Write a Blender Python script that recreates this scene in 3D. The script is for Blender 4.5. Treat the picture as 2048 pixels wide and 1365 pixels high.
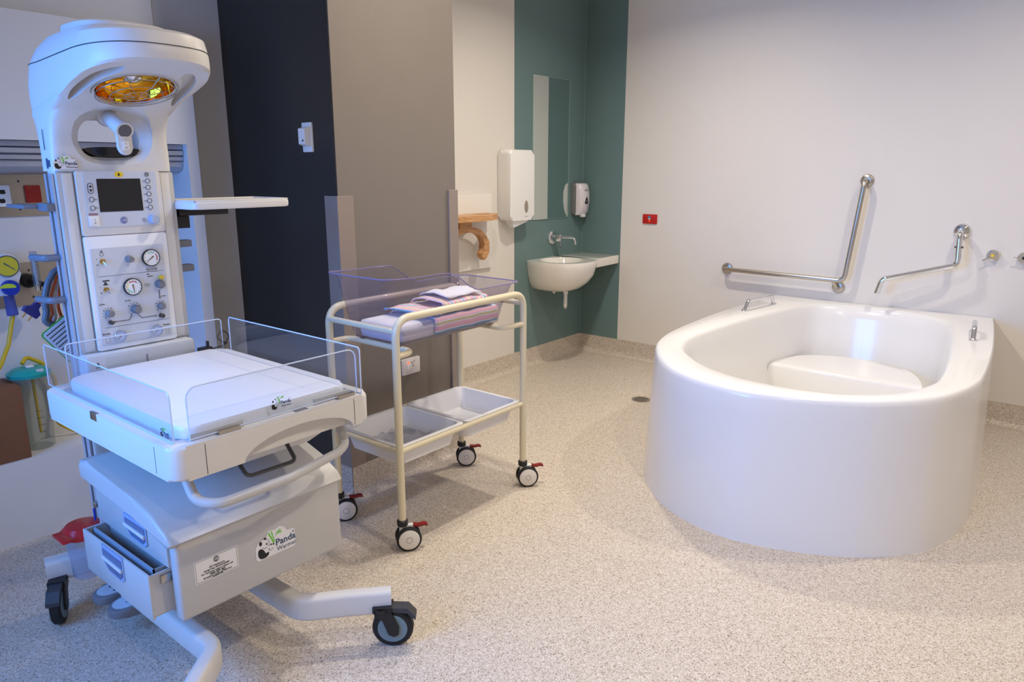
import bpy, bmesh, math, random
import numpy as np
from mathutils import Vector, Matrix
random.seed(4)
S = bpy.context.scene
COL = S.collection
for o in list(bpy.data.objects): bpy.data.objects.remove(o)

# ------------------------------------------------------------------ camera
FPX, YAW, PITCH = 1440.93, math.radians(128.967), math.radians(13.336)
CAM = Vector((3.351, -5.066, 1.5))
_f = Vector((math.cos(YAW)*math.cos(PITCH), math.sin(YAW)*math.cos(PITCH), -math.sin(PITCH)))
_r = Vector((math.sin(YAW), -math.cos(YAW), 0)); _d = _f.cross(_r)
cd = bpy.data.cameras.new('camera'); cam = bpy.data.objects.new('camera', cd); COL.objects.link(cam)
cd.sensor_width = 36; cd.lens = 36*FPX/2048; cd.clip_start = .02
cam.matrix_world = Matrix(((_r.x, -_d.x, -_f.x, CAM.x), (_r.y, -_d.y, -_f.y, CAM.y), (_r.z, -_d.z, -_f.z, CAM.z), (0, 0, 0, 1)))
S.camera = cam
def hit(px, py, ax, val):
    """photo pixel -> point on the plane axis = val (pixels give directions, the plane gives the distance)"""
    d = _r*((px-1024)/FPX) + _d*((py-682.5)/FPX) + _f
    t = (val-CAM[ax])/d[ax]
    return CAM + d*t
# ------------------------------------------------------------------ world, lights, exposure
w = bpy.data.worlds.new('world'); S.world = w; w.use_nodes = True
bg = w.node_tree.nodes['Background']; bg.inputs[0].default_value = (.30, .48, 1, 1); bg.inputs[1].default_value = .25
CEIL = 2.95
def area(name, loc, size, power, col, direction=(0, 0, -1), sizey=None, spread=None):
    l = bpy.data.lights.new(name, 'AREA'); l.energy = power; l.color = col
    if sizey: l.shape = 'RECTANGLE'; l.size = size; l.size_y = sizey
    else: l.shape = 'DISK'; l.size = size
    if spread: l.spread = spread
    o = bpy.data.objects.new(name, l); COL.objects.link(o); o.location = loc
    o.rotation_euler = Vector(direction).to_track_quat('-Z', 'Y').to_euler()
    return o
WARM = (1, .908, .775)
DOWN = [(1.3, -1.35, 34), (3.3, -1.35, 26), (1.5, -2.8, 30), (3.4, -3.4, 30), (3.6, -5.2, 15)]
for i, (x, y, p) in enumerate(DOWN): area('downlight_lamp', (x, y, CEIL-.035), .12, p, WARM, spread=math.radians(150))
# daylight through the window behind and left of the camera
area('window_daylight', (1.25, -5.84, 1.45), 1.4, 68, (.09, .33, 1), (.2, 1, -.22), sizey=1.3, spread=math.radians(116))
V = S.view_settings; V.view_transform = 'Standard'; V.look = 'None'; V.gamma = 1; V.use_curve_mapping = False
V.exposure = -.6

# ------------------------------------------------------------------ materials
def lin(c):
    return tuple(((v/255+.055)/1.055)**2.4 if v/255 > .04045 else v/255/12.92 for v in c)
MATS = {}
def M(name, rgb, rough=.5, metal=0, spec=.5, noise=0, nscale=40, trans=0, emit=0, coat=0, bump=0, bscale=200, ior=1.45):
    if name in MATS: return MATS[name]
    m = bpy.data.materials.new(name); m.use_nodes = True; nt = m.node_tree; p = nt.nodes['Principled BSDF']
    c = lin(rgb); p.inputs['Base Color'].default_value = (*c, 1)
    p.inputs['Roughness'].default_value = rough; p.inputs['Metallic'].default_value = metal
    p.inputs['Specular IOR Level'].default_value = spec; p.inputs['Transmission Weight'].default_value = trans
    p.inputs['Coat Weight'].default_value = coat; p.inputs['IOR'].default_value = ior
    if emit: p.inputs['Emission Color'].default_value = (*c, 1); p.inputs['Emission Strength'].default_value = emit
    if noise or bump:
        g = nt.nodes.new('ShaderNodeNewGeometry')
        n = nt.nodes.new('ShaderNodeTexNoise'); n.inputs['Scale'].default_value = nscale; n.inputs['Detail'].default_value = 4
        nt.links.new(g.outputs['Position'], n.inputs['Vector'])
        if noise:
            mx = nt.nodes.new('ShaderNodeMix'); mx.data_type = 'RGBA'
            mx.inputs[6].default_value = (*[v*(1-noise) for v in c], 1); mx.inputs[7].default_value = (*[min(1, v*(1+noise)) for v in c], 1)
            nt.links.new(n.outputs['Fac'], mx.inputs[0]); nt.links.new(mx.outputs[2], p.inputs['Base Color'])
        if bump:
            n2 = nt.nodes.new('ShaderNodeTexNoise'); n2.inputs['Scale'].default_value = bscale; n2.inputs['Detail'].default_value = 3
            nt.links.new(g.outputs['Position'], n2.inputs['Vector'])
            b = nt.nodes.new('ShaderNodeBump'); b.inputs['Strength'].default_value = bump; b.inputs['Distance'].default_value = .002
            nt.links.new(n2.outputs['Fac'], b.inputs['Height']); nt.links.new(b.outputs['Normal'], p.inputs['Normal'])
    MATS[name] = m; return m
def clear(name, tint, gloss=.05, haze=0, hazecol=(200, 210, 225)):
    """thin clear plastic: straight-through transmission with a fresnel sheen and a little milky scatter"""
    if name in MATS: return MATS[name]
    m = bpy.data.materials.new(name); m.use_nodes = True; nt = m.node_tree; nt.nodes.clear()
    out = nt.nodes.new('ShaderNodeOutputMaterial'); tr = nt.nodes.new('ShaderNodeBsdfTransparent'); tr.inputs[0].default_value = (*lin(tint), 1)
    gl = nt.nodes.new('ShaderNodeBsdfGlossy'); gl.inputs['Roughness'].default_value = gloss
    lw = nt.nodes.new('ShaderNodeLayerWeight'); lw.inputs[0].default_value = .5     # Schlick fresnel, the same on both faces
    pw = nt.nodes.new('ShaderNodeMath'); pw.operation = 'POWER'; pw.inputs[1].default_value = 5; nt.links.new(lw.outputs['Facing'], pw.inputs[0])
    fr = nt.nodes.new('ShaderNodeMath'); fr.operation = 'MULTIPLY_ADD'; fr.inputs[1].default_value = .9; fr.inputs[2].default_value = .035; nt.links.new(pw.outputs[0], fr.inputs[0])
    mx = nt.nodes.new('ShaderNodeMixShader'); nt.links.new(fr.outputs[0], mx.inputs[0]); nt.links.new(tr.outputs[0], mx.inputs[1]); nt.links.new(gl.outputs[0], mx.inputs[2])
    last = mx
    if haze:
        df = nt.nodes.new('ShaderNodeBsdfDiffuse'); df.inputs[0].default_value = (*lin(hazecol), 1)
        m2 = nt.nodes.new('ShaderNodeMixShader'); m2.inputs[0].default_value = haze
        nt.links.new(mx.outputs[0], m2.inputs[1]); nt.links.new(df.outputs[0], m2.inputs[2]); last = m2
    nt.links.new(last.outputs[0], out.inputs[0]); MATS[name] = m; return m
def vinyl(name, ramp, scale=230):
    """speckled sheet vinyl: small coloured flakes"""
    m = bpy.data.materials.new(name); m.use_nodes = True; nt = m.node_tree; p = nt.nodes['Principled BSDF']
    g = nt.nodes.new('ShaderNodeNewGeometry'); v = nt.nodes.new('ShaderNodeTexVoronoi'); v.inputs['Scale'].default_value = scale
    nt.links.new(g.outputs['Position'], v.inputs['Vector'])
    sep = nt.nodes.new('ShaderNodeSeparateColor'); nt.links.new(v.outputs['Color'], sep.inputs[0])
    r = nt.nodes.new('ShaderNodeValToRGB'); r.color_ramp.interpolation = 'CONSTANT'
    e = r.color_ramp.elements
    for i, (pos, c) in enumerate(ramp):
        el = e[i] if i < 2 else e.new(pos)
        el.position = pos; el.color = (*lin(c), 1)
    nt.links.new(sep.outputs[0], r.inputs[0])
    n = nt.nodes.new('ShaderNodeTexNoise'); n.inputs['Scale'].default_value = 70; nt.links.new(g.outputs['Position'], n.inputs['Vector'])
    mx = nt.nodes.new('ShaderNodeMix'); mx.data_type = 'RGBA'; mx.blend_type = 'MULTIPLY'; mx.inputs[0].default_value = .35
    nt.links.new(r.outputs[0], mx.inputs[6]); nt.links.new(n.outputs['Color'], mx.inputs[7])
    gr = nt.nodes.new('ShaderNodeMix'); gr.data_type = 'RGBA'; gr.blend_type = 'MULTIPLY'; gr.inputs[0].default_value = .3
    nt.links.new(r.outputs[0], gr.inputs[6]); nt.links.new(n.outputs['Fac'], gr.inputs[7])
    nt.links.new(gr.outputs[2], p.inputs['Base Color']); p.inputs['Roughness'].default_value = .42; p.inputs['Specular IOR Level'].default_value = .35
    b = nt.nodes.new('ShaderNodeBump'); b.inputs['Strength'].default_value = .15; b.inputs['Distance'].default_value = .001
    nt.links.new(v.outputs['Distance'], b.inputs['Height']); nt.links.new(b.outputs['Normal'], p.inputs['Normal'])
    MATS[name] = m; return m
VINYL = vinyl('speckled_vinyl', [(0, (150, 131, 115)), (.06, (215, 201, 184)), (.3, (228, 214, 197)), (.5, (208, 193, 176)), (.66, (238, 227, 213)), (.84, (193, 176, 159)), (.93, (242, 233, 221))], 300)
WHITEWALL = M('white_wall_paint', (226, 220, 211), .55, noise=.015, nscale=6, bump=.03, bscale=350)
TEAL = M('teal_wall_vinyl', (106, 131, 131), .45, noise=.03, nscale=12)
TAUPE = M('taupe_laminate', (128, 119, 110), .38, noise=.04, nscale=9)
CHARCOAL = M('charcoal_laminate', (46, 42, 38), .42, noise=.05, nscale=9)
GUARD = M('taupe_corner_guard', (148, 134, 124), .4)
GREYWALL = M('pale_grey_wall', (196, 193, 190), .5, noise=.02, nscale=8)
BEDWHITE = M('white_joinery_laminate', (222, 221, 220), .35, noise=.01, nscale=5)
CEILM = M('ceiling_white', (236, 234, 230), .8)
PLASTIC = M('warm_white_plastic', (218, 214, 208), .35, noise=.008, nscale=10)
PLASTIC2 = M('grey_white_plastic', (192, 189, 185), .32, noise=.008, nscale=10)
WHITE = M('bright_white_plastic', (238, 237, 235), .3)
ACRYL = M('white_acrylic_gelcoat', (237, 235, 232), .2, coat=.25, noise=.006, nscale=4)
CERAMIC = M('white_ceramic', (238, 234, 226), .1, coat=.4)
CHROME = M('polished_chrome', (225, 226, 228), .06, 1)
STEEL = M('brushed_steel', (186, 179, 168), .28, 1, noise=.05, nscale=90)
STAINLESS = M('stainless_sheet', (172, 168, 162), .34, 1, noise=.04, nscale=60)
BLACK = M('black_plastic', (28, 28, 30), .45)
RUBBER = M('black_rubber', (24, 25, 28), .6, noise=.1, nscale=30)
DARKGREY = M('dark_grey_plastic', (58, 60, 64), .5)
MIDGREY = M('mid_grey_plastic', (124, 122, 124), .45)
INK = M('dark_grey_ink', (58, 60, 66), .5)
BLACKINK = M('black_ink', (20, 20, 22), .5)
BLUEINK = M('navy_ink', (62, 82, 112), .5)
PURPLEINK = M('violet_ink', (92, 98, 158), .5)
GREENINK = M('bamboo_green_ink', (110, 200, 50), .5)
PANELGREY = M('pale_grey_panel', (206, 208, 212), .4)
FACIA = M('monitor_facia', (202, 206, 214), .4)
SCREEN = M('black_screen_glass', (30, 31, 33), .12)
RED = M('red_plastic', (190, 30, 24), .3)
DKRED = M('dark_red_lever', (132, 28, 30), .4)
CREAM = M('cream_powder_coat', (222, 210, 178), .3, coat=.2, noise=.01, nscale=30)
WOOD = None
GOLD = M('gold_reflector', (235, 165, 40), .06, 1)
YELLOW = M('yellow_plastic', (232, 198, 44), .4)
YELLOWHOSE = M('yellow_hose', (214, 184, 40), .35)
ORANGE = M('orange_cable', (216, 96, 40), .4)
GREYHOSE = M('grey_hose', (96, 98, 106), .45)
WHITEHOSE = M('white_hose', (214, 216, 222), .4)
TEALLID = M('turquoise_lid', (32, 166, 160), .35)
BLUE = M('royal_blue_plastic', (24, 56, 170), .3)
LIME = M('lime_print', (186, 214, 60), .5)
CARDBOARD = M('brown_carton', (126, 86, 62), .7, noise=.1, nscale=14)
PAPER = M('white_paper', (236, 236, 236), .7)
LABEL = M('white_label', (232, 230, 230), .45)
FABRIC = M('white_cotton', (236, 236, 238), .8, noise=.02, nscale=120, bump=.25, bscale=500)
VINYLMAT = M('white_mattress_vinyl', (240, 240, 244), .32)
STEELDARK = M('dark_steel', (90, 90, 92), .3, 1)
TRAYGREY = M('pale_grey_tub_plastic', (230, 229, 229), .3)
BINGREY = M('drawer_grey_plastic', (150, 156, 166), .4)
ACRY = clear('clear_acrylic', (248, 250, 253), .03, .015)
ACRYEDGE = M('acrylic_cut_edge', (206, 218, 240), .15)
BASSIN = clear('clear_bassinet_plastic', (226, 223, 234), .04, .05, (190, 188, 206))
VIOLET = M('violet_plastic_edge', (128, 118, 158), .15)
CLEARTUBE = clear('clear_tube', (225, 230, 235), .04, .12)
CLEARBLUE = clear('clear_blue_plastic', (150, 165, 225), .05, .3, (120, 135, 215))
LED = M('red_led', (255, 70, 40), .3, emit=5)
MIRROR = M('silvered_glass', (215, 225, 220), .01, 1)
GLASSEDGE = M('green_glass_edge', (150, 180, 168), .2)
GAUGEFACE = M('gauge_white', (240, 240, 238), .3)
GAUGEBLUE = M('gauge_blue_grey', (180, 192, 222), .3)
BRASS = M('brass', (190, 160, 90), .25, 1)
def wood_mat():
    m = bpy.data.materials.new('beech_wood'); m.use_nodes = True; nt = m.node_tree; p = nt.nodes['Principled BSDF']
    g = nt.nodes.new('ShaderNodeNewGeometry'); mp = nt.nodes.new('ShaderNodeMapping'); mp.inputs['Scale'].default_value = (30, 3, 30)
    n = nt.nodes.new('ShaderNodeTexNoise'); n.inputs['Scale'].default_value = 3; n.inputs['Detail'].default_value = 5
    r = nt.nodes.new('ShaderNodeValToRGB'); r.color_ramp.elements[0].color = (*lin((176, 122, 74)), 1); r.color_ramp.elements[1].color = (*lin((222, 172, 118)), 1)
    r.color_ramp.elements[0].position = .3; r.color_ramp.elements[1].position = .7
    nt.links.new(g.outputs['Position'], mp.inputs[0]); nt.links.new(mp.outputs[0], n.inputs[0]); nt.links.new(n.outputs['Fac'], r.inputs[0]); nt.links.new(r.outputs[0], p.inputs[0])
    p.inputs['Roughness'].default_value = .38; return m
WOOD = wood_mat()
def stripe_mat():
    """pink / white / yellow / blue flannelette stripes running across the trolley's length"""
    m = bpy.data.materials.new('striped_flannelette'); m.use_nodes = True; nt = m.node_tree; p = nt.nodes['Principled BSDF']
    g = nt.nodes.new('ShaderNodeUVMap'); sp = nt.nodes.new('ShaderNodeSeparateXYZ'); nt.links.new(g.outputs[0], sp.inputs[0])
    fr = nt.nodes.new('ShaderNodeMath'); fr.operation = 'FRACT'; nt.links.new(sp.outputs[0], fr.inputs[0])
    r = nt.nodes.new('ShaderNodeValToRGB'); r.color_ramp.interpolation = 'CONSTANT'; e = r.color_ramp.elements
    st = [(0, (110, 184, 216)), (.10, (244, 240, 238)), (.18, (242, 190, 198)), (.42, (244, 240, 238)), (.50, (232, 222, 140)), (.60, (244, 240, 238)), (.68, (242, 190, 198)), (.90, (244, 240, 238))]
    for i, (pos, c) in enumerate(st):
        el = e[i] if i < 2 else e.new(pos); el.position = pos; el.color = (*lin(c), 1)
    nt.links.new(fr.outputs[0], r.inputs[0]); nt.links.new(r.outputs[0], p.inputs[0]); p.inputs['Roughness'].default_value = .85
    return m
STRIPE = stripe_mat()

# ------------------------------------------------------------------ mesh helpers
WPOS = {}
def finish(o, smooth):
    me = o.data
    if smooth:
        for p in me.polygons: p.use_smooth = True
        try: me.set_sharp_from_angle(angle=math.radians(smooth if smooth > 1 else 35))
        except Exception: pass
def obj(name, bm, mat, parent=None, smooth=35, label=None, recalc=True):
    if recalc: bmesh.ops.recalc_face_normals(bm, faces=bm.faces)
    me = bpy.data.meshes.new(name); bm.to_mesh(me); bm.free()
    if parent is not None: me.transform(Matrix.Translation(-WPOS[parent.name]))
    o = bpy.data.objects.new(name, me); COL.objects.link(o); me.materials.append(mat)
    if parent is not None: o.parent = parent; WPOS[o.name] = WPOS[parent.name]
    else: WPOS[o.name] = Vector((0, 0, 0))
    if smooth: finish(o, smooth)
    if label: o['label'] = label
    return o
def thing(name, label, cat, loc, group=None):
    o = bpy.data.objects.new(name, None); COL.objects.link(o); o.location = loc; WPOS[o.name] = Vector(loc)
    o['label'] = label; o['category'] = cat
    if group: o['group'] = group
    return o
def tag(o, label, cat, group=None):
    o['label'] = label; o['category'] = cat
    if group: o['group'] = group
    return o
def struct(name, bm, mat, label=None, smooth=0, parent=None):
    o = obj(name, bm, mat, parent, smooth); 
    if parent is None: o['kind'] = 'structure'
    if label: o['label'] = label
    return o
def B(): return bmesh.new()
def box(bm, x0, x1, y0, y1, z0, z1, bev=0, seg=2):
    r = bmesh.ops.create_cube(bm, size=1); vs = r['verts']
    for v in vs:
        v.co = Vector(((x0+x1)/2+v.co.x*(x1-x0), (y0+y1)/2+v.co.y*(y1-y0), (z0+z1)/2+v.co.z*(z1-z0)))
    if bev:
        es = list({e for v in vs for e in v.link_edges}); bmesh.ops.bevel(bm, geom=es, offset=bev, segments=seg, profile=.5, affect='EDGES', clamp_overlap=True)
    return bm
def bx(x0, x1, y0, y1, z0, z1, bev=0, seg=2): return box(B(), x0, x1, y0, y1, z0, z1, bev, seg)
AX = {'x': lambda u, v, t: (t, u, v), 'y': lambda u, v, t: (u, t, v), 'z': lambda u, v, t: (u, v, t)}
def prism(bm, pts, a, b, axis, bev=0, seg=2):
    f = AX[axis]; n = len(pts)
    lo = [bm.verts.new(f(u, v, a)) for u, v in pts]; hi = [bm.verts.new(f(u, v, b)) for u, v in pts]
    f0 = bm.faces.new(lo); f1 = bm.faces.new(hi)
    for i in range(n): bm.faces.new((lo[i], lo[(i+1) % n], hi[(i+1) % n], hi[i]))
    if bev:
        es = list(f0.edges)+list(f1.edges)
        bmesh.ops.bevel(bm, geom=es, offset=bev, segments=seg, profile=.5, affect='EDGES', clamp_overlap=True)
    return bm
def rrect(u0, u1, v0, v1, r, n=5):
    pts = []
    for cx, cy, a0 in ((u1-r, v1-r, 0), (u0+r, v1-r, 90), (u0+r, v0+r, 180), (u1-r, v0+r, 270)):
        for i in range(n+1):
            a = math.radians(a0+90*i/n); pts.append((cx+r*math.cos(a), cy+r*math.sin(a)))
    return pts
def circ(cx, cy, r, n=24, ry=None): return [(cx+r*math.cos(2*math.pi*i/n), cy+(ry or r)*math.sin(2*math.pi*i/n)) for i in range(n)]
def ringp(bm, cx, cy, r0, r1, a, b, axis, n=28):
    """flat ring (washer) between radii r0<r1"""
    f = AX[axis]
    R = [[bm.verts.new(f(cx+r*math.cos(2*math.pi*i/n), cy+r*math.sin(2*math.pi*i/n), t)) for i in range(n)] for r, t in ((r0, a), (r1, a), (r1, b), (r0, b))]
    for k in range(4):
        A, C = R[k], R[(k+1) % 4]
        for i in range(n): bm.faces.new((A[i], A[(i+1) % n], C[(i+1) % n], C[i]))
    return bm
def loft(bm, rings, cap0=True, cap1=True, closed=True):
    R = [[bm.verts.new(p) for p in r] for r in rings]; n = len(R[0])
    for A, C in zip(R, R[1:]):
        for i in range(n if closed else n-1): bm.faces.new((A[i], A[(i+1) % n], C[(i+1) % n], C[i]))
    if cap0: bm.faces.new(R[0][::-1])
    if cap1: bm.faces.new(R[-1])
    return bm
def fillet(path, r, n=6):
    P = [Vector(p) for p in path]; out = [P[0]]
    for i in range(1, len(P)-1):
        a, b, c = P[i-1], P[i], P[i+1]; u = (a-b); v = (c-b); lu, lv = u.length, v.length; u.normalize(); v.normalize()
        ang = u.angle(v)
        if ang > 3.1: out.append(b); continue
        d = min(r/math.tan(ang/2), lu*.49, lv*.49); p0, p1 = b+u*d, b+v*d
        for k in range(n+1):
            t = k/n; out.append(p0*(1-t)**2+b*2*t*(1-t)+p1*t*t)
    out.append(P[-1]); return out
def tube(bm, path, r, seg=12, rad=0, n=6, closed=False):
    P = fillet(path, rad, n) if rad else [Vector(p) for p in path]
    rings = []; m = len(P); t0 = (P[1]-P[0]).normalized()
    up = Vector((0, 0, 1)) if abs(t0.z) < .9 else Vector((1, 0, 0)); nv = t0.cross(up).normalized()
    for i, p in enumerate(P):
        t = (P[min(i+1, m-1)]-P[max(i-1, 0)])
        if closed: t = P[(i+1) % m]-P[i-1]
        t.normalize()
        nv = (nv-t*nv.dot(t)).normalized(); bv = t.cross(nv)
        rr = r[i] if isinstance(r, (list, tuple)) else r
        rings.append([p+nv*(rr*math.cos(2*math.pi*k/seg))+bv*(rr*math.sin(2*math.pi*k/seg)) for k in range(seg)])
    if closed: rings.append(rings[0]); loft(bm, rings, False, False); bmesh.ops.remove_doubles(bm, verts=bm.verts, dist=1e-6)
    else: loft(bm, rings)
    return bm
def lathe(bm, prof, origin, axis='z', n=28, cap=True):
    f = AX[axis]; o = Vector(origin); rings = []
    for r, t in prof: rings.append([o+Vector(f(max(r, 1e-5)*math.cos(2*math.pi*i/n), max(r, 1e-5)*math.sin(2*math.pi*i/n), t)) for i in range(n)])
    return loft(bm, rings, cap, cap)
def spline(pts, per=6, closed=True):
    P = [Vector((*p, 0)) for p in pts]; n = len(P); out = []
    for i in range(n if closed else n-1):
        p0, p1, p2, p3 = P[(i-1) % n] if closed or i else P[0], P[i], P[(i+1) % n], P[(i+2) % n] if closed or i+2 < n else P[-1]
        for k in range(per):
            t = k/per
            q = .5*((2*p1)+(p2-p0)*t+(2*p0-5*p1+4*p2-p3)*t*t+(3*p1-p0-3*p2+p3)*t**3); out.append((q.x, q.y))
    if not closed: out.append((P[-1].x, P[-1].y))
    return out
def boolean(o, cutters):
    for c in cutters:
        m = o.modifiers.new('cut', 'BOOLEAN'); m.operation = 'DIFFERENCE'; m.object = c; m.solver = 'EXACT'
    bpy.context.view_layer.update()
    dg = bpy.context.evaluated_depsgraph_get(); me = bpy.data.meshes.new_from_object(o.evaluated_get(dg))
    o.modifiers.clear(); old = o.data; o.data = me; bpy.data.meshes.remove(old)
    for c in cutters: bpy.data.objects.remove(c)
    finish(o, 30)
def solid(bm, axis=None):
    bmesh.ops.recalc_face_normals(bm, faces=bm.faces); me = bpy.data.meshes.new('cutter'); bm.to_mesh(me); bm.free()
    o = bpy.data.objects.new('cutter', me); COL.objects.link(o); return o
def text(s, size, at, face, mat, parent, name='lettering', align='CENTER', bold=0, depth=.0004, shear=0):
    """flat lettering on a surface; face = '+x' or '-y'; at = world position of the text's anchor"""
    cu = bpy.data.curves.new('t', 'FONT'); cu.body = s; cu.size = size; cu.align_x = align; cu.align_y = 'CENTER'; cu.resolution_u = 2
    cu.extrude = depth; cu.offset = bold; cu.shear = shear
    t = bpy.data.objects.new('t', cu); COL.objects.link(t); bpy.context.view_layer.update()
    me = bpy.data.meshes.new_from_object(t.evaluated_get(bpy.context.evaluated_depsgraph_get()))
    bpy.data.objects.remove(t); bpy.data.curves.remove(cu)
    R = Matrix(((0, 0, 1), (1, 0, 0), (0, 1, 0))) if face == '+x' else Matrix(((1, 0, 0), (0, 0, -1), (0, 1, 0)))
    me.transform(Matrix.Translation(Vector(at)-WPOS[parent.name]) @ R.to_4x4())
    me.materials.clear(); me.materials.append(mat); me.name = name
    o = bpy.data.objects.new(name, me); COL.objects.link(o); o.parent = parent; WPOS[o.name] = WPOS[parent.name]
    return o

# ================================================================== THE ROOM
XR, YB = 5.2, -5.7          # far sides of the room behind the camera
BX = .083                   # front of the bedhead joinery
GX = -.035                  # grey wall plane beside it
TX, TY0, TY1 = .785, -3.083, -2.35   # projecting taupe wall
struct('floor', bx(-.5, XR+.1, YB-.1, .1, -.05, 0), VINYL)
struct('ceiling', bx(-.5, XR+.1, YB-.1, .1, CEIL, CEIL+.05), CEILM)
wr = struct('wall_right', bx(-.1, XR+.1, 0, .1, 0, CEIL), WHITEWALL)
struct('teal_panel', bx(0, .373, -.003, 0, .14, CEIL), TEAL, parent=wr)
wl = struct('wall_left', bx(-.1, 0, TY1, .1, 0, CEIL), WHITEWALL)
struct('teal_panel', bx(0, .003, -.896, -.003, .14, CEIL), TEAL, parent=wl)
struct('corner_bead', bx(.003, .008, -.008, -.003, .14, CEIL), M('teal_bead', (120, 150, 148), .4), parent=wl)
wc = struct('wall_column', bx(-.1, TX, TY0, TY1, 0, CEIL), TAUPE)
struct('charcoal_panel', bx(GX, TX-.002, TY0-.004, TY0, .14, CEIL), CHARCOAL, parent=wc)
struct('wall_camera_side', bx(XR, XR+.1, YB-.1, .1, 0, CEIL), WHITEWALL)
WX0, WX1, WZ0, WZ1 = .5, 2.2, .8, 2.2
ww = B(); box(ww, -.5, WX0, YB-.1, YB, 0, CEIL); box(ww, WX1, XR+.1, YB-.1, YB, 0, CEIL); box(ww, WX0, WX1, YB-.1, YB, 0, WZ0); box(ww, WX0, WX1, YB-.1, YB, WZ1, CEIL)
struct('wall_window', ww, WHITEWALL)
wf = B(); 
for a, b in ((WX0, WX0+.05), (WX1-.05, WX1), (1.325, 1.375)): box(wf, a, b, YB-.07, YB-.03, WZ0, WZ1)
box(wf, WX0, WX1, YB-.07, YB-.03, WZ0, WZ0+.05); box(wf, WX0, WX1, YB-.07, YB-.03, WZ1-.05, WZ1)
struct('window_1', wf, M('window_frame_grey', (150, 152, 155), .4, .6))
# bedhead wall: grey wall, white joinery with a long service niche
wb = struct('wall_bedhead', bx(-.5, GX, -3.36, TY0, 0, CEIL), GREYWALL)
struct('upper_wall', bx(-.5, GX, YB, -3.36, 2.085, CEIL), GREYWALL, parent=wb)
struct('upper_white_panel', bx(GX, GX+.004, YB, -3.405, 2.085, CEIL), BEDWHITE, parent=wb)
NT, NB, NY, NX = 1.614, .351, -3.367, -.13
struct('lower_board', bx(-.3, BX, YB, -3.315, 0, NB), BEDWHITE, parent=wb)
struct('top_board', bx(-.3, BX, YB, -3.315, NT, 2.085), BEDWHITE, parent=wb)
struct('end_board', bx(-.3, BX, NY, -3.315, NB, NT), BEDWHITE, parent=wb)
struct('niche_back', bx(-.3, NX, YB, NY, NB, NT), BEDWHITE, parent=wb)
# coved vinyl skirting
def skirt(name, p0, p1, nrm):
    """profile swept from p0 to p1 along a wall with outward normal nrm"""
    p0, p1, nn = Vector((*p0, 0)), Vector((*p1, 0)), Vector((*nrm, 0))
    prof = [(0, .14), (.003, .14), (.003, .045), (.006, .028), (.013, .014), (.024, .005), (.040, .0012), (.05, .0005), (0, .0005)]
    bm = B(); loft(bm, [[p+nn*a+Vector((0, 0, z)) for a, z in prof] for p in (p0, p1)])
    struct(name, bm, VINYL, smooth=50)
skirt('baseboard_left', (0, TY1), (0, 0), (1, 0)); skirt('baseboard_right', (0, 0), (XR, 0), (0, -1))
skirt('baseboard_column', (TX, TY0-.003), (TX, TY1), (1, 0)); skirt('baseboard_column_side', (GX, TY0), (TX+.003, TY0), (0, -1))
skirt('baseboard_camera_side', (XR, YB), (XR, 0), (-1, 0))
# corner guards
g = B(); box(g, TX, TX+.004, TY0-.008, -3.003, .14, 1.392, .0015); box(g, TX-.085, TX+.002, TY0-.008, TY0-.004, .14, 1.392, .0015)
struct('trim_1', g, GUARD)
g = B(); box(g, TX, TX+.012, -2.408, TY1+.006, .14, 1.405, .002); box(g, TX-.075, TX+.006, TY1, TY1+.006, .14, 1.405, .002)
struct('trim_2', g, GUARD)

# ceiling downlights (they carry the room's light)
for i, (x, y, p) in enumerate(DOWN):
    t = thing('downlight', 'round recessed ceiling downlight', 'ceiling light', (x, y, CEIL), 'recessed ceiling downlights')
    b = B(); ringp(b, x, y, .085, .105, CEIL-.012, CEIL-.0005, 'z'); obj('bezel', b, WHITE, t)
    b = B(); prism(b, circ(x, y, .085, 24), CEIL-.006, CEIL-.001, 'z'); obj('lens', b, M('lit_lens', (255, 232, 200), .4, emit=3), t)

# ================================================================== BATH
rim = [(1.64, -.004), (1.60, -.5), (1.585, -.95), (1.603, -1.5), (1.66, -1.786), (1.74, -1.955), (1.835, -2.09), (1.97, -2.222), (2.145, -2.31), (2.33, -2.338), (2.52, -2.295), (2.72, -2.2), (2.845, -2.1), (2.957, -1.96), (3.02, -1.8), (3.053, -1.63), (3.058, -1.45), (3.035, -.95), (2.985, -.4), (2.94, -.004)]
rim = spline(rim, 4, closed=False); RZ = .645
inner = [(1.924, -.271), (1.81, -.8), (1.758, -1.332), (1.755, -1.6), (1.81, -1.8), (1.895, -1.933), (2.04, -2.075), (2.22, -2.165), (2.40, -2.19), (2.562, -2.172), (2.701, -2.11), (2.822, -1.99), (2.897, -1.814), (2.92, -1.6), (2.875, -1.03), (2.785, -.43), (2.68, -.22), (2.489, -.11), (2.249, -.085), (2.05, -.13)]
inner = spline(inner, 4)
cx0, cy0 = 2.32, -1.17
def scl(pts, s, z, c=(cx0, cy0)): return [(c[0]+(x-c[0])*s, c[1]+(y-c[1])*s, z) for x, y in pts]
def scl_base(pts, dx, z):   # outer shell: splay only on the free sides
    return [(cx0+(x-cx0)*(1+dx*min(1, -y/.6)), y*(1+dx*.35) if y < -.02 else y, z) for x, y in pts]
tub = thing('bath', 'large white D-shaped freestanding bath against the white wall', 'bath', (2.32, -1.1, 0))
bm = B()
outer = [scl_base(rim, .035, .0), scl_base(rim, .03, .04), scl_base(rim, .004, .55), scl_base(rim, 0, RZ-.03)]
outer += [scl(rim, .9985, RZ-.014, (cx0, 0)), scl(rim, .994, RZ-.004, (cx0, 0)), scl(rim, .987, RZ, (cx0, 0))]
R = [[bm.verts.new(p) for p in r] for r in outer]; n = len(rim)
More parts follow.
